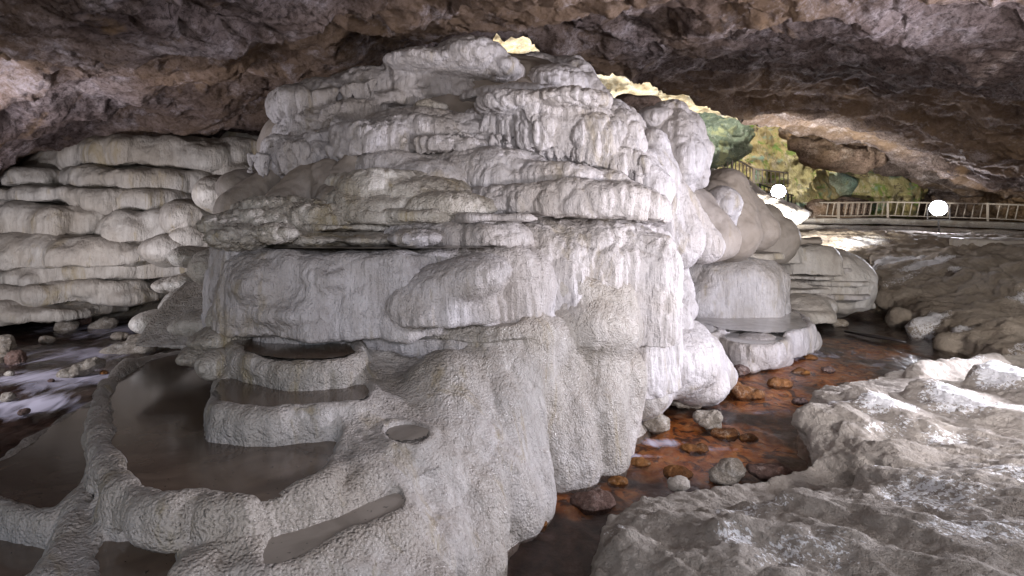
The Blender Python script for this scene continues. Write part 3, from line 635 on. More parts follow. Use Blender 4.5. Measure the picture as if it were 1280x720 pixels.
# ------------------------------------------------------------------ terraces at the left
lt = empty('travertine_terrace', (-6.5, 11.5, 0))
tag(lt, 'stacked grey beige travertine terrace along the left wall, behind the foaming stream', 'travertine terrace')
DL = dict(lump=.06, ls=.36, zs=.4, flute=.022, fw=.07, fine=.006, low=.10, cr=.35)
for k_, a in enumerate((
    [S(182, 122, 166, 206, 10.6, 1.2, 1.1, .1, .03, seed=80), S(268, 60, 168, 212, 11.0, .9, .9, .1, seed=800), S(300, 40, 200, 240, 11.0, .8, .9, .1, seed=801)],
    [S(45, 38, 208, 233, 10.4, 1.0, .9, .1, seed=81), S(165, 100, 208, 238, 10.2, 1.2, .9, .3, .03, seed=82, tilt=-6)],
    [S(60, 80, 232, 252, 10.1, 1.0, .9, .2, seed=83), S(150, 84, 234, 262, 9.9, 1.1, .9, .3, .03, seed=84, tilt=-4)],
    [S(58, 86, 253, 295, 9.7, 1.1, 1.0, .25, .05, seed=85)],
    [S(195, 80, 262, 304, 9.6, 1.0, 1.1, .1, .02, seed=86, tilt=6), E(245, 275, 34, 26, 9.9, .6), E(255, 300, 34, 24, 9.8, .6)],
    [S(40, 90, 288, 336, 9.5, 1.0, 1.2, 0, seed=87), S(120, 80, 297, 334, 9.4, 1.0, 1.1, 0, seed=88), S(190, 70, 304, 328, 9.6, .9, .9, .1, seed=89)],
    [S(200, 64, 322, 350, 9.9, .8, .9, .2, seed=90), E(225, 312, 40, 18, 9.6, .5)],
    [S(100, 90, 328, 350, 9.6, .9, .8, .2, .03, seed=91), S(60, 90, 340, 362, 9.5, .9, .9, .2, seed=92)],
    [S(110, 70, 352, 372, 9.5, .9, .8, .2, seed=93), S(40, 80, 360, 384, 9.3, .9, .8, .2, seed=94), S(140, 44, 364, 380, 9.6, .7, .8, seed=95)],
    [S(40, 74, 386, 404, 9.2, .9, .8, 0, seed=96), S(-40, 80, 380, 412, 9.0, .9, .8, seed=97)],
    [S(-80, 90, 240, 380, 9.6, 1.4, .4, -.1, seed=98)])):
    sh(a, .035, M_left, parent=lt, k=.07, disp=DL)
part('core', [E(120, 300, 150, 120, 12.2, 1.6), E(-20, 300, 120, 110, 12.0, 1.8), E(240, 270, 90, 90, 12.4, 1.4), E(180, 210, 130, 40, 12.2, 1.2)], .08, M_left, lt, .2, DL)
for a in ([E(284, 243, 33, 25, 9.2, .6)], [E(300, 165, 50, 34, 13.2, .9), E(280, 200, 50, 26, 12.6, .8)]):
    sh(a, .035, M_left, parent=lt, k=.07, disp=dict(DL, lump=.03), name='flowstone_lobe')
# ------------------------------------------------------------------ cave roof
def rock_disp(V, N, amp=1.0, seed=0, sc=1.0, dirv=(.5, .85, 0.0)):
    x, y, z = V[:, 0]*sc, V[:, 1]*sc, V[:, 2]*sc
    wx = x+.5*noise(x*.7, y*.7, z*.7, 3+seed); wy = y+.5*noise(x*.7, y*.7, z*.7, 4+seed)
    d = .30*(ridge(wx*.42, wy*.5, z*.8, 2, 5+seed)-1.0) + .16*fbm(wx*1.1, wy*1.3, z*1.5, 3, 6+seed)
    f1, f2 = worley(wx*.6+wy*.2, wy*.45, z*.8, 18+seed, True); d = d + .42*(f1-.55) + .16*np.minimum(f2-f1, .25)
    f1, f2 = worley(wx*1.45, wy*1.15, z*1.6, 8+seed, True); d = d + .13*(f1-.5) + .07*np.minimum(f2-f1, .3)
    d = d + .075*(ridge(wx*3.1, wy*3.4, z*3.4, 3, 9+seed)-1.0) + .03*fbm(x*9, y*9, z*9, 2, 12+seed)
    lat = .20*fbm(wx*1.4, wy*1.4, z*1.4, 3, 31+seed)
    off = N*(d*amp)[:, None]; off[:, 0] += lat*amp; off[:, 1] += amp*.2*fbm(wx*1.4, wy*1.4, z*1.4, 3, 37+seed)
    return V+off
ceil_pts = [(0, 0, 4.2), (200, 0, 4.5), (400, 0, 4.7), (600, 0, 6), (800, 0, 7), (1000, 0, 7), (1280, 0, 5.5), (100, 100, 7), (250, 60, 6.3), (250, 130, 9.3), (20, 140, 7.2), (60, 150, 9), (0, 205, 8.6), (60, 190, 10.4),
    (150, 158, 10.6), (250, 155, 11), (330, 112, 9.6), (395, 78, 8.4), (500, 40, 8.2), (560, 30, 8.4), (620, 28, 9.5), (700, 45, 10.4), (760, 94, 14), (860, 117, 17), (935, 152, 20),
    (1000, 80, 12), (1000, 156, 21), (1100, 200, 24), (1280, 100, 9), (1280, 200, 15), (1150, 120, 14), (1200, 228, 23), (1280, 240, 19), (1060, 164, 20), (400, 170, 15), (520, 150, 15), (300, 190, 16), (150, 210, 16), (520, 100, 11),
    (-300, 0, 4), (-300, 180, 8), (1700, 60, 6), (1700, 240, 12), (640, 220, 28), (900, 200, 28), (1280, 270, 27)]
cp = [tuple(P(*p)) for p in ceil_pts] + [(-6, -6, 3.6), (0, -6, 4.3), (7, -6, 4.3), (0, -2, 4.2), (-5, -1, 3.5), (6, -1, 4.1), (0, 1.5, 4.0), (-3.5, 2, 3.45), (4, 2, 4.0)]
ct = TPS(cp, True, .02)
ns, nr = 820, 640
s = np.linspace(-1.35, 1.25, ns); yr = np.concatenate([np.linspace(-6, 2, 40)[:-1], 2*np.power(17.0, np.linspace(0, 1, nr-39))])
Sg, Yg = np.meshgrid(s, yr, indexing='ij'); Xg = Sg*(Yg+7)*.72
pxg = np.where(Yg > 3, Xg/np.maximum(Yg, 1)*F+640, 300)
yend = np.interp(pxg.ravel(), [0, 520, 585, 620, 700, 770, 860, 940, 985, 1030, 1100, 1160], [34, 34, 13, 10.2, 11.2, 14.8, 17.5, 20.5, 21.5, 23.5, 26, 34]).reshape(pxg.shape)
yend = yend + .5*fbm(Xg*.9, Yg*.9, np.float32(0)*Xg, 3, 77)
Zg = ct(Xg, Yg)
over = np.maximum(Yg-yend, 0)*(Yg > 6)
Zg = np.clip(Zg, 1.0, 6.2) + np.minimum(over*3.2, 2.2)
V = np.stack([Xg, Yg, Zg], -1).reshape(-1, 3).astype(np.float32)
Q = grid_quads(ns, nr, (over*3.2 < 2.1))
Nn = normals(V, Q)
Nn = np.where(Nn[:, 2:3] > 0, -Nn, Nn)
V = rock_disp(V, Nn, .85)
V, Q, _ = compact(V, Q[:, ::-1])
tag(mesh('cave_ceiling', V, Q, M_roof), kind='structure')

def wall_sheet(name, ctrl, nx, nz, mat, amp=.8, seed=20, sc=1.0, **kw):
    """rough rock face through (px,py,d) control columns; ctrl = rows of points bottom to top"""
    C_ = np.array([[P(*p) for p in row] for row in ctrl])
    u = np.linspace(0, C_.shape[1]-1, nx); v = np.linspace(0, C_.shape[0]-1, nz)
    R = np.stack([[np.interp(u, range(C_.shape[1]), C_[r, :, k]) for k in range(3)] for r in range(C_.shape[0])])  # rows,3,nx
    G = np.stack([[np.interp(v, range(C_.shape[0]), R[:, k, i]) for k in range(3)] for i in range(nx)])  # nx,3,nz
    V = np.moveaxis(G, 1, 2).reshape(-1, 3).astype(np.float32)
    Q = grid_quads(nx, nz)
    N = normals(V, Q); N = np.where((N[:, 1:2] > 0), -N, N)
    V = rock_disp(V, N, amp, seed, sc)
    return tag(mesh(name, V, Q, mat), **kw)
wall_sheet('cave_wall', [[(940, 310, 33), (1060, 310, 31), (1180, 310, 28), (1300, 320, 22), (1600, 340, 15)], [(960, 235, 33), (1060, 232, 30), (1180, 232, 27), (1300, 225, 21), (1600, 240, 14)], [(980, 180, 32), (1060, 170, 28), (1180, 160, 25), (1300, 150, 20), (1600, 100, 12)]],
           360, 130, M_wall, .8, 40, kind='structure')
wall_sheet('cave_wall', [[(-60, 420, 10.2), (60, 420, 12.5), (300, 400, 15), (500, 400, 17), (800, 400, 22)], [(-60, 230, 9.0), (30, 235, 11.8), (300, 200, 15), (500, 150, 16), (800, 230, 23)], [(-60, 120, 8.6), (60, 120, 11.6), (300, 80, 14), (500, 50, 15), (700, 180, 20)]],
           420, 170, M_roof, .6, 50, kind='structure')
wall_sheet('cave_wall', [[(-900, 500, 3.2), (-400, 480, 5.5), (-60, 420, 9.4)], [(-900, 200, 3.1), (-400, 220, 5.6), (-60, 250, 9.2)], [(-900, -100, 3.0), (-400, 60, 5.4), (-60, 120, 8.8)]],
           160, 120, M_roof, .5, 55, kind='structure')
wall_sheet('cave_wall', [[(1580, 345, 15), (2100, 420, 8), (2800, 500, 5)], [(1580, 240, 14.5), (2100, 200, 8), (2800, 100, 5)], [(1580, 90, 13), (2100, 0, 7.5), (2800, -100, 5)]], 160, 100, M_wall, .6, 58, kind='structure')

# rock masses beyond the roof opening
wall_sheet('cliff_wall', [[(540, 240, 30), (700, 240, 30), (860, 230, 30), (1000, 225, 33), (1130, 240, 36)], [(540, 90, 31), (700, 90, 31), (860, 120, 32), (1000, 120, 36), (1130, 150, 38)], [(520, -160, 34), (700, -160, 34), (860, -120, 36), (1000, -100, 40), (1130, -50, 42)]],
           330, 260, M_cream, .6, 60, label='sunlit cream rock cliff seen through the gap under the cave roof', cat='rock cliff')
def blob(name, prims, vox, mat, label, cat, disp=dict(amp=.5, sc=1.0), k=.5, group=None):
    return tag(part(name, prims, vox, mat, None, k, disp, rock_disp), label, cat, group)
blob('rock_outcrop', [E(895, 178, 38, 28, 23, 1.4), E(870, 190, 30, 24, 22.5, 1.2), E(915, 168, 22, 16, 23.5, .8), E(880, 160, 20, 14, 23.5, .8)], .07, M_green, 'rounded green algae covered rock under the roof gap, above the climbing railing', 'rock', dict(amp=.5, sc=2.2))
blob('rock_outcrop', [C(935, 185, 26, 22, 925, 240, 25.5, 34), C(975, 172, 27, 24, 985, 250, 26.5, 44), C(940, 172, 26, 18, 945, 200, 26, 24), C(1000, 195, 27, 20, 1015, 250, 26.5, 30), E(960, 215, 55, 40, 27, 1.8)], .10, M_moss, 'steep yellow green algae streaked rock behind the climbing railing', 'rock', dict(amp=.3, sc=2.4))
blob('rock_ledge', [C(985, 166, 23.5, 10, 1100, 190, 22.5, 14), C(995, 178, 23, 10, 1080, 204, 22.5, 14), E(1040, 195, 36, 16, 23, 1.2)], .09, M_wall, 'dark overhanging rock ledge between the yellow green rock and the brown cave wall', 'rock ledge', dict(amp=.4, sc=2.0))
blob('rock_outcrop', [E(1085, 236, 66, 26, 27, 1.3), C(1040, 225, 27, 16, 1040, 262, 26.5, 18), C(1085, 222, 27, 18, 1090, 262, 26.5, 20), C(1130, 228, 27, 14, 1130, 262, 26.5, 16)], .10, M_moss, 'mossy yellow rock hanging low over the railing, right of the dark ledge', 'rock', dict(amp=.3, sc=2.8))
blob('rock_outcrop', [E(1018, 240, 40, 22, 27, 1.2), E(990, 245, 30, 20, 27.5, 1.2), E(1045, 232, 24, 16, 26.5, .8)], .10, M_teal, 'teal algae covered rock between the two lamps, behind the walkway railing', 'rock', dict(amp=.35, sc=1.6))
blob('rock_outcrop', [E(1060, 262, 26, 16, 25.5, .8), E(1015, 262, 20, 14, 25.5, .8)], .09, M_wall, 'low dark rocks right behind the railing bend', 'rock', dict(amp=.3, sc=1.6))
blob('rock_pile', [E(940, 262, 30, 24, 19, 1.0), E(960, 270, 30, 16, 18.6, .9), E(925, 245, 16, 20, 19.5, .8), E(985, 268, 24, 10, 19, .8)], .06, M_far, 'knobbly white rock slope directly below the left lamp', 'rock', dict(amp=.16, sc=2.2))
# black knobs at the skyline of the mound
blob('rock_outcrop', [E(800, 132, 28, 10, 10.5, .5), E(780, 128, 16, 10, 10.3, .4)], .05, M_wall, 'dark rock on the back rim of the mound before the sunlit gap', 'rock', dict(amp=.12, sc=2.5), .1)

# ------------------------------------------------------------------ river bed and water
nx, ny = 520, 560
s = np.linspace(-1.1, 1.15, nx); yr = 1.2*np.power(30.0, np.linspace(0, 1, ny))
Sg, Yg = np.meshgrid(s, yr, indexing='ij'); Xg = Sg*(Yg+1.5)
z0 = np.zeros_like(Xg)
leftz = .30/(1+np.exp((Xg+1.2+.25*(Yg-5))*3))*np.clip((Yg-3.5)/3, 0, 1)
bed = -.10 + leftz + .07*fbm(Xg*1.1, Yg*1.1, z0, 3, 70) + .05*(.7-worley(Xg*3.2, Yg*3.2, z0, 71)) + .03*(.7-worley(Xg*7.5, Yg*7.5, z0, 72))
V = np.stack([Xg, Yg, bed], -1).reshape(-1, 3); Q = grid_quads(nx, ny)
rust = np.zeros(V.shape[0])
for px, py, r, a in ((830, 560, .75, 1.0), (880, 540, .8, 1.0), (960, 490, .9, .9), (1010, 455, 1.2, .9), (1080, 430, 1.2, .55), (780, 600, .35, .6), (930, 465, .5, .7), (700, 625, .3, .5)):
    c = atz(px, py, 0); rust = np.maximum(rust, 1.25*a*np.exp(-((V[:, 0]-c[0])**2+((V[:, 1]-c[1])*.8)**2)/(r*.82)**2))
cob = (.75-worley(V[:, 0]*5, V[:, 1]*5, V[:, 2]*0, 73))
V[:, 2] = np.where(V[:, 0] > -1, np.minimum(V[:, 2]+rust*(.03+.05*np.maximum(cob-.1, 0)), -.022), V[:, 2])
tag(mesh('stream_bed', V, Q, M_bed, attrs={'rust': rust}), kind='structure')
wz = leftz - .015 + .010*fbm(Xg*1.6, Yg*.9, z0, 2, 75) + .03*np.clip(leftz*4, 0, 1)*fbm(Xg*2.2, Yg*1.2, z0, 2, 76)
V = np.stack([Xg, Yg, wz], -1).reshape(-1, 3)
foam = np.zeros(V.shape[0])
for px, py, z, rx, ry, a in ((75, 470, .3, .9, .45, 1.15), (110, 440, .3, .7, .7, 1.0), (40, 500, .28, .7, .3, .9), (150, 410, .3, 1.0, .8, .85), (130, 490, .3, .5, .2, .5), (10, 440, .3, .5, .5, .45), (180, 390, .3, .8, .8, .5), (60, 410, .3, .8, .5, .4), (100, 530, .25, .5, .2, .35), (20, 490, .25, .5, .5, .4),
                        (825, 552, 0, .26, .14, 1.0), (805, 568, 0, .2, .08, .9), (965, 512, 0, .4, .16, .6), (880, 560, 0, .3, .1, .55), (1000, 440, 0, 1.1, .7, .5), (1090, 455, 0, .35, .4, .3), (890, 500, 0, .25, .2, .35), (985, 520, 0, .3, .2, .25)):
    c = atz(px, py, z); foam = np.maximum(foam, a*np.exp(-(((V[:, 0]-c[0])/rx)**2+((V[:, 1]-c[1])/ry)**2)))
tag(mesh('stream_water', V, Q, M_stream, attrs={'foam': foam}), kind='structure')
# ground far below everything so the cave floor reaches past the walls
V = np.array([(-60, -30, -.6), (60, -30, -.6), (60, 80, -.6), (-60, 80, -.6)]); tag(mesh('ground', V, [(0, 1, 2, 3)], M_mud), kind='structure')

# ------------------------------------------------------------------ rock banks at the right
def bank_disp(a1=.05, seed=0):
    def f(V, N, **k):
        x, y, z = V[:, 0], V[:, 1], V[:, 2]
        wx = -x*.3+y*.95; wy = x*.95+y*.3
        d = a1*.9*(ridge(wx*.7, wy*2.0, z*2.5, 3, 80+seed)-.9) + a1*.7*fbm(x*2.5, y*2.5, z*2.5, 2, 81+seed)
        f1, f2 = worley(wx*.9, wy*2.6, z*3, 86+seed, True); d = d - a1*.3*np.exp(-(f2-f1)/.06)
        d = d + a1*.28*(.6-worley(wx*6, wy*12, z*6, 82+seed)) + a1*.4*fbm(wx*6, wy*18, z*20, 3, 83+seed) + .006*fbm(x*26, y*26, z*26, 2, 84)
        return V+N*d[:, None]
    return f
def lit_white_attr(o, spots):  # marks where a bank gets lamplight painted on as white
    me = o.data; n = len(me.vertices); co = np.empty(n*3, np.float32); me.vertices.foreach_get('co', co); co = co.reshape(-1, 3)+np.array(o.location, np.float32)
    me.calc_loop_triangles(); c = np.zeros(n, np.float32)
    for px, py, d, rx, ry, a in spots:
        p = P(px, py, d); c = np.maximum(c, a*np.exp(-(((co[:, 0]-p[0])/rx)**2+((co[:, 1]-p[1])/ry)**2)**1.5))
    at = me.attributes.new('lit_white', 'FLOAT', 'POINT'); at.data.foreach_set('value', c)
fb = TPS([(1010, 512, 5.1), (1080, 492, 5.6), (1140, 474, 6.3), (1210, 458, 7.2), (1290, 450, 7.6), (1045, 550, 4.55), (1060, 608, 4.15), (960, 628, 3.85), (870, 636, 3.75), (800, 650, 3.55), (772, 672, 3.35), (765, 712, 2.95), (850, 660, 3.2), (900, 720, 2.55),
          (1000, 640, 3.3), (1100, 600, 3.7), (1200, 540, 4.4), (1280, 500, 5.2), (1280, 600, 3.0), (1280, 700, 2.25), (1100, 720, 2.35), (1150, 660, 2.75), (1230, 480, 5.9), (1500, 560, 3.6), (1400, 720, 2.1), (750, 800, 2.4), (1100, 900, 1.6), (1450, 470, 6.5)])
def fb_cut(X, Y):
    e = poly_sd(X, Y, smooth_poly([atz(x, y, z) for x, y, z in ((735, 760, 0), (742, 700, 0), (760, 655, .05), (805, 640, .05), (870, 628, .05), (960, 620, .05), (1050, 612, 0), (1030, 565, .05), (1004, 525, .12), (1030, 505, .2), (1085, 490, .2), (1140, 472, .2), (1200, 456, .2), (1300, 446, .2), (2000, 440, .2), (2600, 900, .2), (700, 1500, 0))], 1))
    return -2.2*np.maximum(e+.05, 0)**.75
lobes = [C(1020, 530, 5.05, 26, 1090, 560, 4.7, 34), C(1032, 548, 4.9, 22, 1056, 598, 4.35, 22), C(1070, 560, 4.7, 30, 1090, 600, 4.2, 30), C(1045, 580, 4.5, 24, 1130, 590, 4.1, 30), C(1080, 505, 5.3, 22, 1160, 560, 4.5, 30), C(1165, 500, 5.3, 26, 1290, 560, 4.3, 40), C(1240, 480, 5.8, 26, 1340, 520, 5.0, 34),
         C(805, 672, 3.45, 20, 900, 676, 3.4, 30), C(900, 668, 3.45, 20, 1060, 646, 3.65, 20), C(930, 690, 3.0, 36, 1050, 740, 2.7, 60), C(1100, 610, 3.75, 26, 1240, 660, 3.0, 40), C(1000, 640, 3.4, 24, 1150, 700, 2.75, 40),
         C(1150, 470, 6.4, 14, 1240, 462, 6.9, 18), C(790, 700, 3.1, 30, 850, 740, 2.8, 40), E(1150, 588, 44, 22, 4.0, .3)]
def hfp(fn, cut, lo, hi): return hf_prim(fn, lo, hi, .7, cut)
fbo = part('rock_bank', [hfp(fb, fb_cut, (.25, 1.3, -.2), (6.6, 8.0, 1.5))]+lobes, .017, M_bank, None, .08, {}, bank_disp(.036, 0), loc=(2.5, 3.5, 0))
tag(fbo, 'rough grey brown rock bank with lamplight painted white on its tops, nearest at the lower right', 'rock bank')
lit_white_attr(fbo, [(1110, 515, 5.0, .25, .25, .9), (1225, 525, 4.9, .42, .45, 1.0), (1200, 495, 5.4, .2, .25, 1), (1265, 485, 5.6, .3, .35, .95), (1040, 512, 5.2, .25, .08, .7), (1160, 640, 3.2, .30, .40, .62), (1220, 690, 2.6, .25, .3, .55), (1110, 560, 4.6, .3, .16, .5), (1190, 560, 4.3, .3, .2, .55),  # near bank: tops painted white as if brightly lit
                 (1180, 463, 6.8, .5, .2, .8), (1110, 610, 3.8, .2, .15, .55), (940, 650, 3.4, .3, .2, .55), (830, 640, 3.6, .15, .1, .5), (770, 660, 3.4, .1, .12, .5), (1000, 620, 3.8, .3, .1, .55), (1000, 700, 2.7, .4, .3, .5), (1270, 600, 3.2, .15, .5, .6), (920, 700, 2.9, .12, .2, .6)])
mb = TPS([(1095, 385, 13.2), (1110, 345, 14.5), (1060, 330, 16), (1000, 300, 20), (1100, 292, 21), (1200, 294, 19), (1290, 300, 16), (1290, 350, 12.5), (1290, 400, 9.8), (1200, 330, 14), (1200, 360, 12.3), (1150, 400, 10.9), (1200, 430, 9.2), (1290, 440, 8.2),
          (1230, 380, 11), (1700, 330, 12), (1600, 420, 8), (1000, 330, 18), (960, 330, 20), (1150, 318, 16), (1290, 325, 14), (900, 300, 24), (1300, 300, 22)])
def mb_cut(X, Y):
    e = poly_sd(X, Y, smooth_poly([atz(x, y, z) for x, y, z in ((1090, 362, 0), (1092, 385, 0), (1130, 403, 0), (1180, 425, 0), (1215, 445, 0), (1300, 466, 0), (1700, 560, 0), (2600, 420, 0), (1600, 350, 0))]+[np.array((30., 45.)), np.array((6., 45.)), np.array((6.5, 20.))], 1) if False else [tuple(atz(x, y, 0)) for x, y in ((1088, 372), (1098, 388), (1130, 404), (1165, 420), (1200, 440), (1240, 455), (1300, 468), (1700, 560), (2600, 500))]+[(40, 10), (40, 34), (7, 34), (7.5, 22), (8.3, 17.5)])
    return -2.5*np.maximum(e+.05, 0)**.75
ml = [C(1100, 318, 17.5, 7, 1180, 322, 15.5, 12), C(1140, 302, 19, 6, 1215, 312, 16, 10), C(1210, 345, 13, 12, 1285, 372, 11, 18), C(1040, 305, 20, 6, 1090, 318, 17.5, 9), C(1110, 378, 13.3, 14, 1180, 375, 12.8, 22), C(1120, 400, 12, 13, 1200, 395, 11.6, 20), C(1150, 414, 10.9, 13, 1260, 400, 10.8, 24), C(1190, 432, 9.8, 16, 1290, 420, 9.3, 26), C(1100, 350, 15, 12, 1175, 335, 15, 11), C(1140, 356, 14, 10, 1190, 345, 13.8, 9),
      C(1060, 325, 17, 8, 1140, 312, 17, 8), C(1180, 330, 14.8, 14, 1290, 350, 12.6, 20), C(1200, 365, 12.8, 16, 1290, 380, 11.4, 24), C(1090, 362, 15.5, 10, 1130, 372, 14, 12), C(1230, 310, 16, 10, 1300, 330, 14, 14)]
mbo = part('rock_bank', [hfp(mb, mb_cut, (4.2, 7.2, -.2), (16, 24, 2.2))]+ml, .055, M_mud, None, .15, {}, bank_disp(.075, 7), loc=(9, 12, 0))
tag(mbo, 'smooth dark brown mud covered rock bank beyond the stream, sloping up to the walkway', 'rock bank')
lit_white_attr(mbo, [(1155, 404, 11.0, .42, .45, .95), (1120, 335, 15.5, 1.1, .45, .85), (1160, 340, 14.5, .8, .35, .9), (1080, 312, 18, 1.0, .8, .75), (1200, 424, 9.9, .2, .3, .7), (1270, 388, 10.8, .25, .3, .7), (1290, 440, 8.5, .5, .2, .6), (1130, 360, 14, .8, .3, .5), (1195, 346, 13.6, .2, .3, .7)])  # mud bank: grazing lamplight painted on as pale patches
# pale block at the right edge of the mud bank
bl = part('rock_block', [S(1262, 52, 299, 318, 15.5, .8, .35, .05, seed=200), S(1290, 40, 306, 325, 15, .8, .4, seed=201)], .04, M_far, None, .05, dict(lump=.02, ls=.4, flute=.01))
tag(bl, 'pale flat sided rock block under the walkway at the right edge', 'rock')

# ------------------------------------------------------------------ stones in the streams
def stone(px, py, r, z, mat, label, group='stones in the stream', seed=0, flat=.62, parts=None, ry=.8, name='river_stone', rot=0):
    d = atz(px, py, z)[1]
    pr = parts or [(px, py, r, r*flat)]
    rd = r/F*d*1.0*ry
    def dsp(V, N):
        x, y, zz = V.T; q = 1/(r/F*d)
        dd = (r/F*d)*(.22*fbm(x*q*.9, y*q*.9, zz*q*.9, 3, seed)+.10*(.6-worley(x*q*2.2, y*q*2.2, zz*q*2.2, seed+1))+.05*fbm(x*q*4, y*q*4, zz*q*4, 2, seed+2))
        return V+N*dd[:, None]
    c = P(px, py, d)
    o = part(name, [E(a, b, c_, e, d, rd, rot=rot) for a, b, c_, e in pr], max(r/F*d/16, .006), mat, None, r/F*d*.25, {}, dsp, loc=tuple(c))
    return tag(o, label, 'stone', group)
G1 = 'stones in the foaming stream'; G2 = 'stones in the rusty stream'
stone(84, 408, 14, .33, M_stone, 'round pale stone touching a reddish one, in the upper foaming stream', G1, 1)
stone(100, 400, 12, .34, M_purple, 'reddish stone leaning behind a round pale one in the foaming stream', G1, 2)
stone(130, 406, 14, .33, M_stone, 'pale yellowish pitted stone alone in mid foaming stream', G1, 3, parts=[(124, 410, 9, 7), (133, 404, 10, 9), (140, 402, 7, 4)])
stone(119, 388, 11, .33, M_purple, 'small reddish stone below the left terrace foot', G1, 4)
stone(185, 384, 20, .33, M_stone, 'large pale stone at the top of the foaming stream, below the terrace', G1, 5, parts=[(178, 383, 16, 10), (192, 384, 12, 9), (168, 381, 8, 4)])
stone(4, 440, 18, .33, M_stone, 'tall pale stone cut by the left photo edge', G1, 6, flat=1.2, parts=[(2, 434, 14, 14), (0, 450, 13, 16)])
stone(20, 448, 12, .33, M_purple, 'dark reddish stone beside the tall pale stone at the left edge', G1, 7, flat=.9)
stone(90, 467, 15, .31, M_stone, 'long low pale stone of three humps below the white rapid', G1, 8, parts=[(88, 467, 13, 8), (103, 461, 12, 8), (119, 454, 10, 7)])
stone(170, 436, 34, .3, M_stone, 'wide ragged pale rock slab between foaming stream and big pool', G1, 9, parts=[(165, 438, 30, 11), (190, 434, 12, 9), (178, 422, 14, 7), (150, 440, 16, 7)])
stone(212, 402, 24, .32, M_stone, 'bulky dull stone right of the foaming stream, against the mound', G1, 10, parts=[(210, 402, 22, 13), (228, 408, 14, 12), (196, 410, 12, 8)])
stone(10, 497, 9, .27, M_stone, 'small pale stone low in the foaming stream near the left edge', G1, 11)
stone(130, 466, 5, .3, M_rust, 'tiny brown stone below the long humped stone', G1, 12)
stone(12, 467, 6, .3, M_stone, 'tiny pale pebble under the dark reddish stone at the left edge', G1, 13)
stone(64, 476, 4, .3, M_purple, 'tiny dark pebble left of the long humped stone', G1, 14)
stone(820, 530, 16, .04, M_stone, 'rounded pale stone in the rusty stream nearest the mound foot', G2, 21, flat=.75)
stone(888, 526, 17, .05, M_stone, 'angular pale stone in the middle of the rusty stream', G2, 22, parts=[(880, 524, 13, 9), (890, 530, 11, 13), (893, 520, 9, 7)])
stone(857, 503, 16, .03, M_stone, 'flat pale stone at the foot of the white fan', G2, 23, parts=[(850, 502, 12, 7), (865, 504, 11, 6)])
stone(915, 588, 24, .05, M_stone, 'brown and pale lumpy stone of the pair near the grey bank', G2, 24, parts=[(915, 586, 18, 12), (905, 594, 18, 9)])
stone(962, 590, 24, .05, M_purple, 'long pointed red brown stone of the pair near the grey bank', G2, 25, parts=[(955, 589, 22, 9), (978, 590, 14, 7)], rot=-8)
stone(925, 463, 11, .03, M_purple, 'small pinkish stone under the round basin', G2, 26)
stone(938, 492, 20, 0.000, M_rust, 'bright orange lumpy stone beside the foot of the white fan', G2, 27, flat=.55, parts=[(935, 492, 20, 9), (920, 486, 10, 7)])
stone(975, 480, 16, -0.010, M_rust, 'flat orange stone farther along the rusty stream', G2, 28, flat=.4)
stone(905, 543, 16, -0.020, M_rust, 'orange stone just under the angular pale stone', G2, 29, flat=.45)
stone(848, 592, 18, -0.020, M_rust, 'low orange ridge near the grey bank', G2, 30, flat=.5)
stone(772, 602, 13, -0.020, M_rust, 'rust coloured stone in the shadow at the mound foot', G2, 31, flat=.5)
stone(848, 604, 14, .06, M_bank, 'grey stone lying against the near grey bank', G2, 32, flat=.5)
stone(740, 628, 26, -.01, M_purple, 'dark broad stone sunk in the shadow below the mound foot', G2, 33, flat=.5)
stone(672, 656, 12, -0.020, M_rust, 'small rusty stone at the lowest mound toe', G2, 34, flat=.7)
stone(1050, 405, 10, .03, M_stone, 'small tan stone at the tip of the thin plate terrace', G2, 35, flat=.5)
stone(1013, 448, 9, -0.020, M_rust, 'small orange stone in the shallow far stream', G2, 36, flat=.4)
stone(800, 578, 12, -.01, M_rust, 'rust coloured stone under the milky ripple', G2, 37, flat=.4)
stone(1000, 502, 10, .0, M_purple, 'dark small stone near the bend of the stream', G2, 38, flat=.4)

stone(58, 425, 9, .32, M_stone, 'small pale stone upstream of the white rapid, left of the big round one', G1, 41)
stone(150, 420, 10, .32, M_stone, 'low pale stone just above the wide ragged slab', G1, 42, flat=.5)
stone(205, 385, 13, .33, M_stone, 'pale stone close behind the bulky dull stone', G1, 43, parts=[(200, 386, 9, 7), (211, 384, 8, 6)])
stone(228, 392, 12, .33, M_purple, 'brownish stone squeezed against the mound side', G1, 44)
stone(148, 384, 7, .33, M_purple, 'tiny dark stone beneath the left terrace, near the large top stone', G1, 45)
stone(60, 398, 7, .33, M_purple, 'tiny reddish stone at the foot of the left terrace', G1, 46)
stone(30, 515, 7, .24, M_purple, 'small dark stone at the lower left end of the foaming stream', G1, 47)
stone(190, 452, 12, .28, M_stone, 'pale lump touching the rim of the big pool', G1, 48, flat=.5)
stone(870, 560, 13, -0.010, M_rust, 'rust coloured stone between the two pale pairs', G2, 49, flat=.45, parts=[(862, 560, 10, 5), (878, 562, 9, 5)])
stone(935, 548, 12, -0.020, M_rust, 'dull orange stone toward the dark side of the stream', G2, 50, flat=.4)
stone(1000, 466, 12, -0.020, M_rust, 'long orange stone in the far shallows', G2, 51, flat=.35)
stone(1035, 462, 9, .0, M_purple, 'brown pebble in the far shallows', G2, 52, flat=.4)

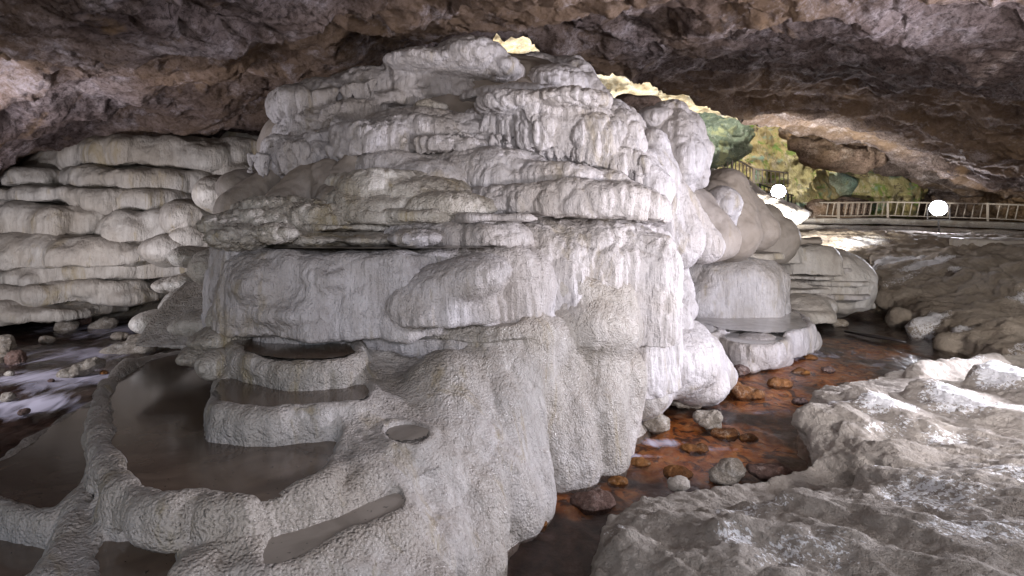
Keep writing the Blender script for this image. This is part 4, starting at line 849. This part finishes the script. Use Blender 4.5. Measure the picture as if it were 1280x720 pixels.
# stick in the water
def tube(pts, rad, n=8):
    pts = np.array(pts, float); V = []; Fc = []
    for i, p in enumerate(pts):
        t = pts[min(i+1, len(pts)-1)]-pts[max(i-1, 0)]; t /= np.linalg.norm(t)
        a = np.cross(t, (0, 0, 1) if abs(t[2]) < .9 else (1, 0, 0)); a /= np.linalg.norm(a); b = np.cross(t, a)
        r = rad[i] if hasattr(rad, '__len__') else rad
        for k in range(n): V.append(p+r*(a*math.cos(k/n*6.28318)+b*math.sin(k/n*6.28318)))
    for i in range(len(pts)-1):
        for k in range(n): Fc.append((i*n+k, i*n+(k+1) % n, (i+1)*n+(k+1) % n, (i+1)*n+k))
    Fc.append(tuple(range(n))[::-1]); Fc.append(tuple(range(len(V)-n, len(V))))
    return V, Fc
def w3(px, py, z): a = atz(px, py, z); return (a[0], a[1], z)
V, Fc = tube([w3(1056, 414, .02), w3(1090, 420, .05), w3(1115, 424, .04), w3(1133, 428, .03)], [.02, .035, .03, .02])
tag(mesh('stick', V, Fc, M_stick), 'thin dark stick lying in the far rusty stream', 'stick')

# ------------------------------------------------------------------ walkway, railings, lamps
def boxm(bx):
    V = []; Fc = []
    for (a, b, up, wx, wz) in bx:      # bar from a to b with section wx (horizontal) x wz (vertical)
        a = np.array(a, float); b = np.array(b, float); t = b-a; t /= np.linalg.norm(t)
        s_ = np.cross(t, up); s_ /= np.linalg.norm(s_); u = np.cross(s_, t); n = len(V)
        for p in (a, b):
            for i, j in ((-1, -1), (1, -1), (1, 1), (-1, 1)): V.append(p+s_*wx/2*i+u*wz/2*j)
        for f in ((0, 1, 2, 3), (7, 6, 5, 4), (0, 4, 5, 1), (1, 5, 6, 2), (2, 6, 7, 3), (3, 7, 4, 0)): Fc.append([n+i for i in f])
    return V, Fc
wk = empty('walkway', tuple(P(1130, 285, 24)))
tag(wk, 'pale stone walkway slab running below the railing across the right background', 'walkway')
def slab(name, path, w, th, mat, disp=.03, seed=0):
    ph = [np.array(p) for p in path]; n = 160; V = []
    L = np.linspace(0, len(ph)-1, n)
    prof = [(0, -th), (0, -th*.5), (-.02, -.03), (.03, 0), (w*.5, .0), (w, 0), (w, -th)]
    for t in L:
        i = min(int(t), len(ph)-2); p = ph[i]+(ph[i+1]-ph[i])*(t-i); dr = ph[i+1]-ph[i]; nn = np.array([-dr[1], dr[0], 0]); nn /= np.linalg.norm(nn)
        for o, z in prof: V.append(p+nn*o+np.array([0, 0, z]))
    V = np.array(V, np.float32); m = len(prof)
    V[:, 1] += disp*2*fbm(V[:, 0]*.9, V[:, 2]*2, V[:, 0]*0, 3, seed); V[:, 2] += disp*fbm(V[:, 0]*1.3, V[:, 1]*1.3, V[:, 2]*0, 3, seed+4)
    return mesh(name, V, grid_quads(n, m), mat, wk, smooth=False)
slab('deck', [P(930, 274, 26), P(985, 273, 25), P(1100, 272.5, 24.5), P(1290, 279, 21.5), P(1500, 284, 19)], 1.6, .24, M_conc, .03, 1)
slab('kerb', [P(985, 281, 23.6), P(1100, 282.5, 23), P(1290, 289, 20), P(1500, 294, 18)], .9, .30, M_conc, .05, 2)
slab('lower_ledge', [P(1050, 287, 21.8), P(1130, 289.5, 21), P(1290, 297, 18), P(1500, 305, 16)], .8, .16, M_conc, .08, 3)

def railing(root, pts, h, gap, lean=.0, rail_r=.05, bal=.035, mat=M_rail, postevery=0):
    up = np.array([0, 0, 1.0])
    for i in range(len(pts)-1):
        a, b = np.array(pts[i]), np.array(pts[i+1])
        V, Fc = boxm([(a+up*h, b+up*h, up, rail_r, rail_r)]); mesh('handrail', V, Fc, mat, root, smooth=False)
        V, Fc = boxm([(a+up*.09, b+up*.09, up, rail_r*.7, rail_r*.7)]); mesh('bottom_rail', V, Fc, mat, root, smooth=False)
        L = np.linalg.norm(b-a); n = max(int(L/gap), 1)
        for k in range(n+1 if i == len(pts)-2 else n):
            p = a+(b-a)*k/n; w = bal*(2.2 if (k == 0) else 1)
            ln = lean*(1 if k else 0)
            V, Fc = boxm([(p+up*(.09 if k else -.02), p+up*(h-rail_r/2+(.06 if k == 0 else 0))+(b-a)/L*ln, (b-a)/L, w, w)])
            mesh('post' if k == 0 else 'baluster', V, Fc, mat, root, smooth=False)
r1 = empty('railing', tuple(P(1130, 272, 24.6)))
tag(r1, 'long pale slatted railing along the walkway, behind the right lamp', 'railing')
railing(r1, [P(980, 271, 25.3), P(1018, 272, 25), P(1048, 273, 24.2), P(1110, 272, 24.4), P(1235, 276, 22.3), P(1330, 281, 20.6)], .62, .24, .09)
r2 = empty('railing', tuple(P(930, 230, 23)))
tag(r2, 'pale railing climbing up behind the white mound, left of the left lamp', 'railing')
railing(r2, [P(876, 206, 22), P(893, 207, 22.3), P(915, 217, 22.8), P(942, 231, 23.4), P(985, 236, 24)], .62, .20, .0, .05, .03)
r3 = empty('railing', tuple(P(985, 262, 24.6)))
tag(r3, 'dark railing descending from the left lamp towards the walkway', 'railing')
railing(r3, [P(950, 250, 24.2), P(985, 262, 24.8), P(1022, 268, 26)], .62, .22, .0, .05, .03, M_dark)
V, Fc = boxm([(P(880, 214, 22.4), P(945, 245, 23.4), np.array([0, 0, 1.]), 1.0, .16), (P(945, 245, 23.4), P(1000, 268, 24.6), np.array([0, 0, 1.]), 1.0, .16)])
tag(mesh('stairway', V, Fc, M_conc, smooth=False), 'stepped path rising under the climbing railing', 'stairway')

def floodlight(px, py, d, r, label, tgt, power, blend=.4, size=120):
    c = P(px, py, d); tg = np.array(tgt, float); dr = tg-c; dr /= np.linalg.norm(dr)
    root = tag(empty('floodlight', tuple(c)), label, 'floodlight', 'lit floodlights along the walkway')
    sx = np.cross(dr, (0, 0, 1)); sx /= np.linalg.norm(sx); u = np.cross(sx, dr); R = r/F*d
    def ring(spec, name, mat):
        V = []; Fc = []; n = 28
        for o, rr in spec:
            for k in range(n): V.append(c+dr*o+rr*(sx*math.cos(k/n*6.28318)+u*math.sin(k/n*6.28318)))
        for i in range(len(spec)-1):
            for k in range(n): Fc.append((i*n+k, i*n+(k+1) % n, (i+1)*n+(k+1) % n, (i+1)*n+k))
        Fc.append(tuple(range(n))[::-1]); Fc.append(tuple(range(len(V)-n, len(V)))); mesh(name, V, Fc, mat, root, smooth=False)
    ring([(-.22, R*.5), (-.18, R*.75), (-.02, R*1.1), (.02, R*1.12), (.02, R*1.0)], 'housing', M_dark)
    ring([(.022, R*.97), (.05, R*.9), (.065, R*.6)], 'lens', M_lens)
    V, Fc = boxm([(c-sx*R*1.2-u*R*1.6, c-sx*R*1.2, dr, .04, .04), (c+sx*R*1.2-u*R*1.6, c+sx*R*1.2, dr, .04, .04), (c-sx*R*1.25-u*R*1.6, c+sx*R*1.25-u*R*1.6, dr, .04, .04), (c-u*R*1.6, c-u*(R*1.6+.45), dr, .06, .06)])
    mesh('bracket', V, Fc, M_dark, root, smooth=False)
    l = bpy.data.lights.new('flood_beam', 'SPOT'); l.energy = power; l.spot_size = math.radians(size); l.spot_blend = blend; l.shadow_soft_size = .12; l.color = (.90, .90, 1.0)
    lo = bpy.data.objects.new('flood_beam', l); COL.objects.link(lo)
    from mathutils import Vector
    lo.rotation_euler = Vector(dr.tolist()).to_track_quat('-Z', 'Y').to_euler(); lo.parent = root; lo.location = tuple((dr*.16).tolist())
    return root
floodlight(1173, 260, 21.2, 9.5, 'lit white floodlight on the walkway at the right, in front of the long railing', (3.5, 7, -1.0), 1300, size=80)
floodlight(973, 239, 21.5, 8.5, 'lit white floodlight at the foot of the climbing railing, near the mound', (4.5, 9, -1), 900, size=90)

# ------------------------------------------------------------------ added bare spotlights standing in for unseen lamps, daylight
def lamp(loc, tgt, power, col, size=.25, ang=110, blend=.7):
    from mathutils import Vector
    l = bpy.data.lights.new('added_spot', 'SPOT'); l.energy = power; l.color = col; l.spot_size = math.radians(ang); l.spot_blend = blend; l.shadow_soft_size = size
    o = bpy.data.objects.new('added_spot', l); COL.objects.link(o); o.location = loc
    o.rotation_euler = (Vector(tgt)-Vector(loc)).to_track_quat('-Z', 'Y').to_euler()
LAMPS = [((6.2, 7.2, 1.7), (3.3, 4.2, .45), 330, (.93, .93, 1.0), .1, 80),
         ((6.6, 4.8, 2.0), (0.6, 6.2, 2.2), 1100, (.88, .87, 1.0), .15, 130),
         ((-6.8, 4.6, 1.3), (-4.5, 10, 2.4), 360, (.93, .91, 1.0), .15, 140),
         ((.4, -1.2, 2.5), (-.3, 5, 1.7), 300, (.94, .92, 1.0), .25, 120),  # added front fill for the mound
         ((4.2, -.6, 3.3), (3.0, 4, .4), 360, (.98, .95, 1.0), .15, 90),  # added fill for the near bank
         ((3.0, 1.5, 1.6), (4.5, 10, 5.0), 600, (.98, .93, .96), .2, 130),  # added uplight to brighten the ceiling
         ((7.0, 16, 1.4), (11.5, 27, 4.0), 3600, (1, .96, .86), .3, 100),  # added hidden spot to brighten the algae rocks
         ((7.2, 2.6, 3.0), (10, 15, .8), 1100, (1, .95, .90), .2, 90),  # added broad fill for the mud bank
         ((-5.6, 5.6, 1.0), (-6.2, 9, 4.2), 230, (.95, .90, 1.0), .2, 110)]
for a in LAMPS: lamp(*a)
w = bpy.data.worlds.new('World'); sc.world = w; w.use_nodes = True
nt = w.node_tree; nt.nodes.clear(); sky = nt.nodes.new('ShaderNodeTexSky'); sky.sky_type = 'NISHITA'; sky.sun_disc = False
SE, SA = math.radians(62), math.radians(200)
sky.sun_elevation = SE; sky.sun_rotation = SA
bg = nt.nodes.new('ShaderNodeBackground'); bg.inputs[1].default_value = .07; ow = nt.nodes.new('ShaderNodeOutputWorld')
nt.links.new(sky.outputs[0], bg.inputs[0]); nt.links.new(bg.outputs[0], ow.inputs[0])
sl = bpy.data.lights.new('sun', 'SUN'); sl.energy = 4.5; sl.angle = math.radians(.5); sl.color = (1, .95, .86)
so = bpy.data.objects.new('sun', sl); COL.objects.link(so)
from mathutils import Vector
sd_ = Vector((math.sin(SA)*math.cos(SE), math.cos(SA)*math.cos(SE), math.sin(SE)))
so.rotation_euler = (-sd_).to_track_quat('-Z', 'Y').to_euler()
cam = bpy.data.cameras.new('camera'); co = bpy.data.objects.new('camera', cam); COL.objects.link(co)
co.location = (0, 0, HC); co.rotation_euler = (math.radians(90), 0, 0); cam.lens = 36*F/1280; cam.sensor_width = 36; cam.shift_y = -80/1280; cam.clip_end = 500; cam.clip_start = .05
sc.camera = co
sc.view_settings.view_transform = 'Standard'; sc.view_settings.look = 'None'; sc.view_settings.gamma = 1; sc.view_settings.exposure = .68
sc.cycles.use_denoising = True; sc.cycles.max_bounces = 5; sc.cycles.diffuse_bounces = 3; sc.cycles.sample_clamp_indirect = 4
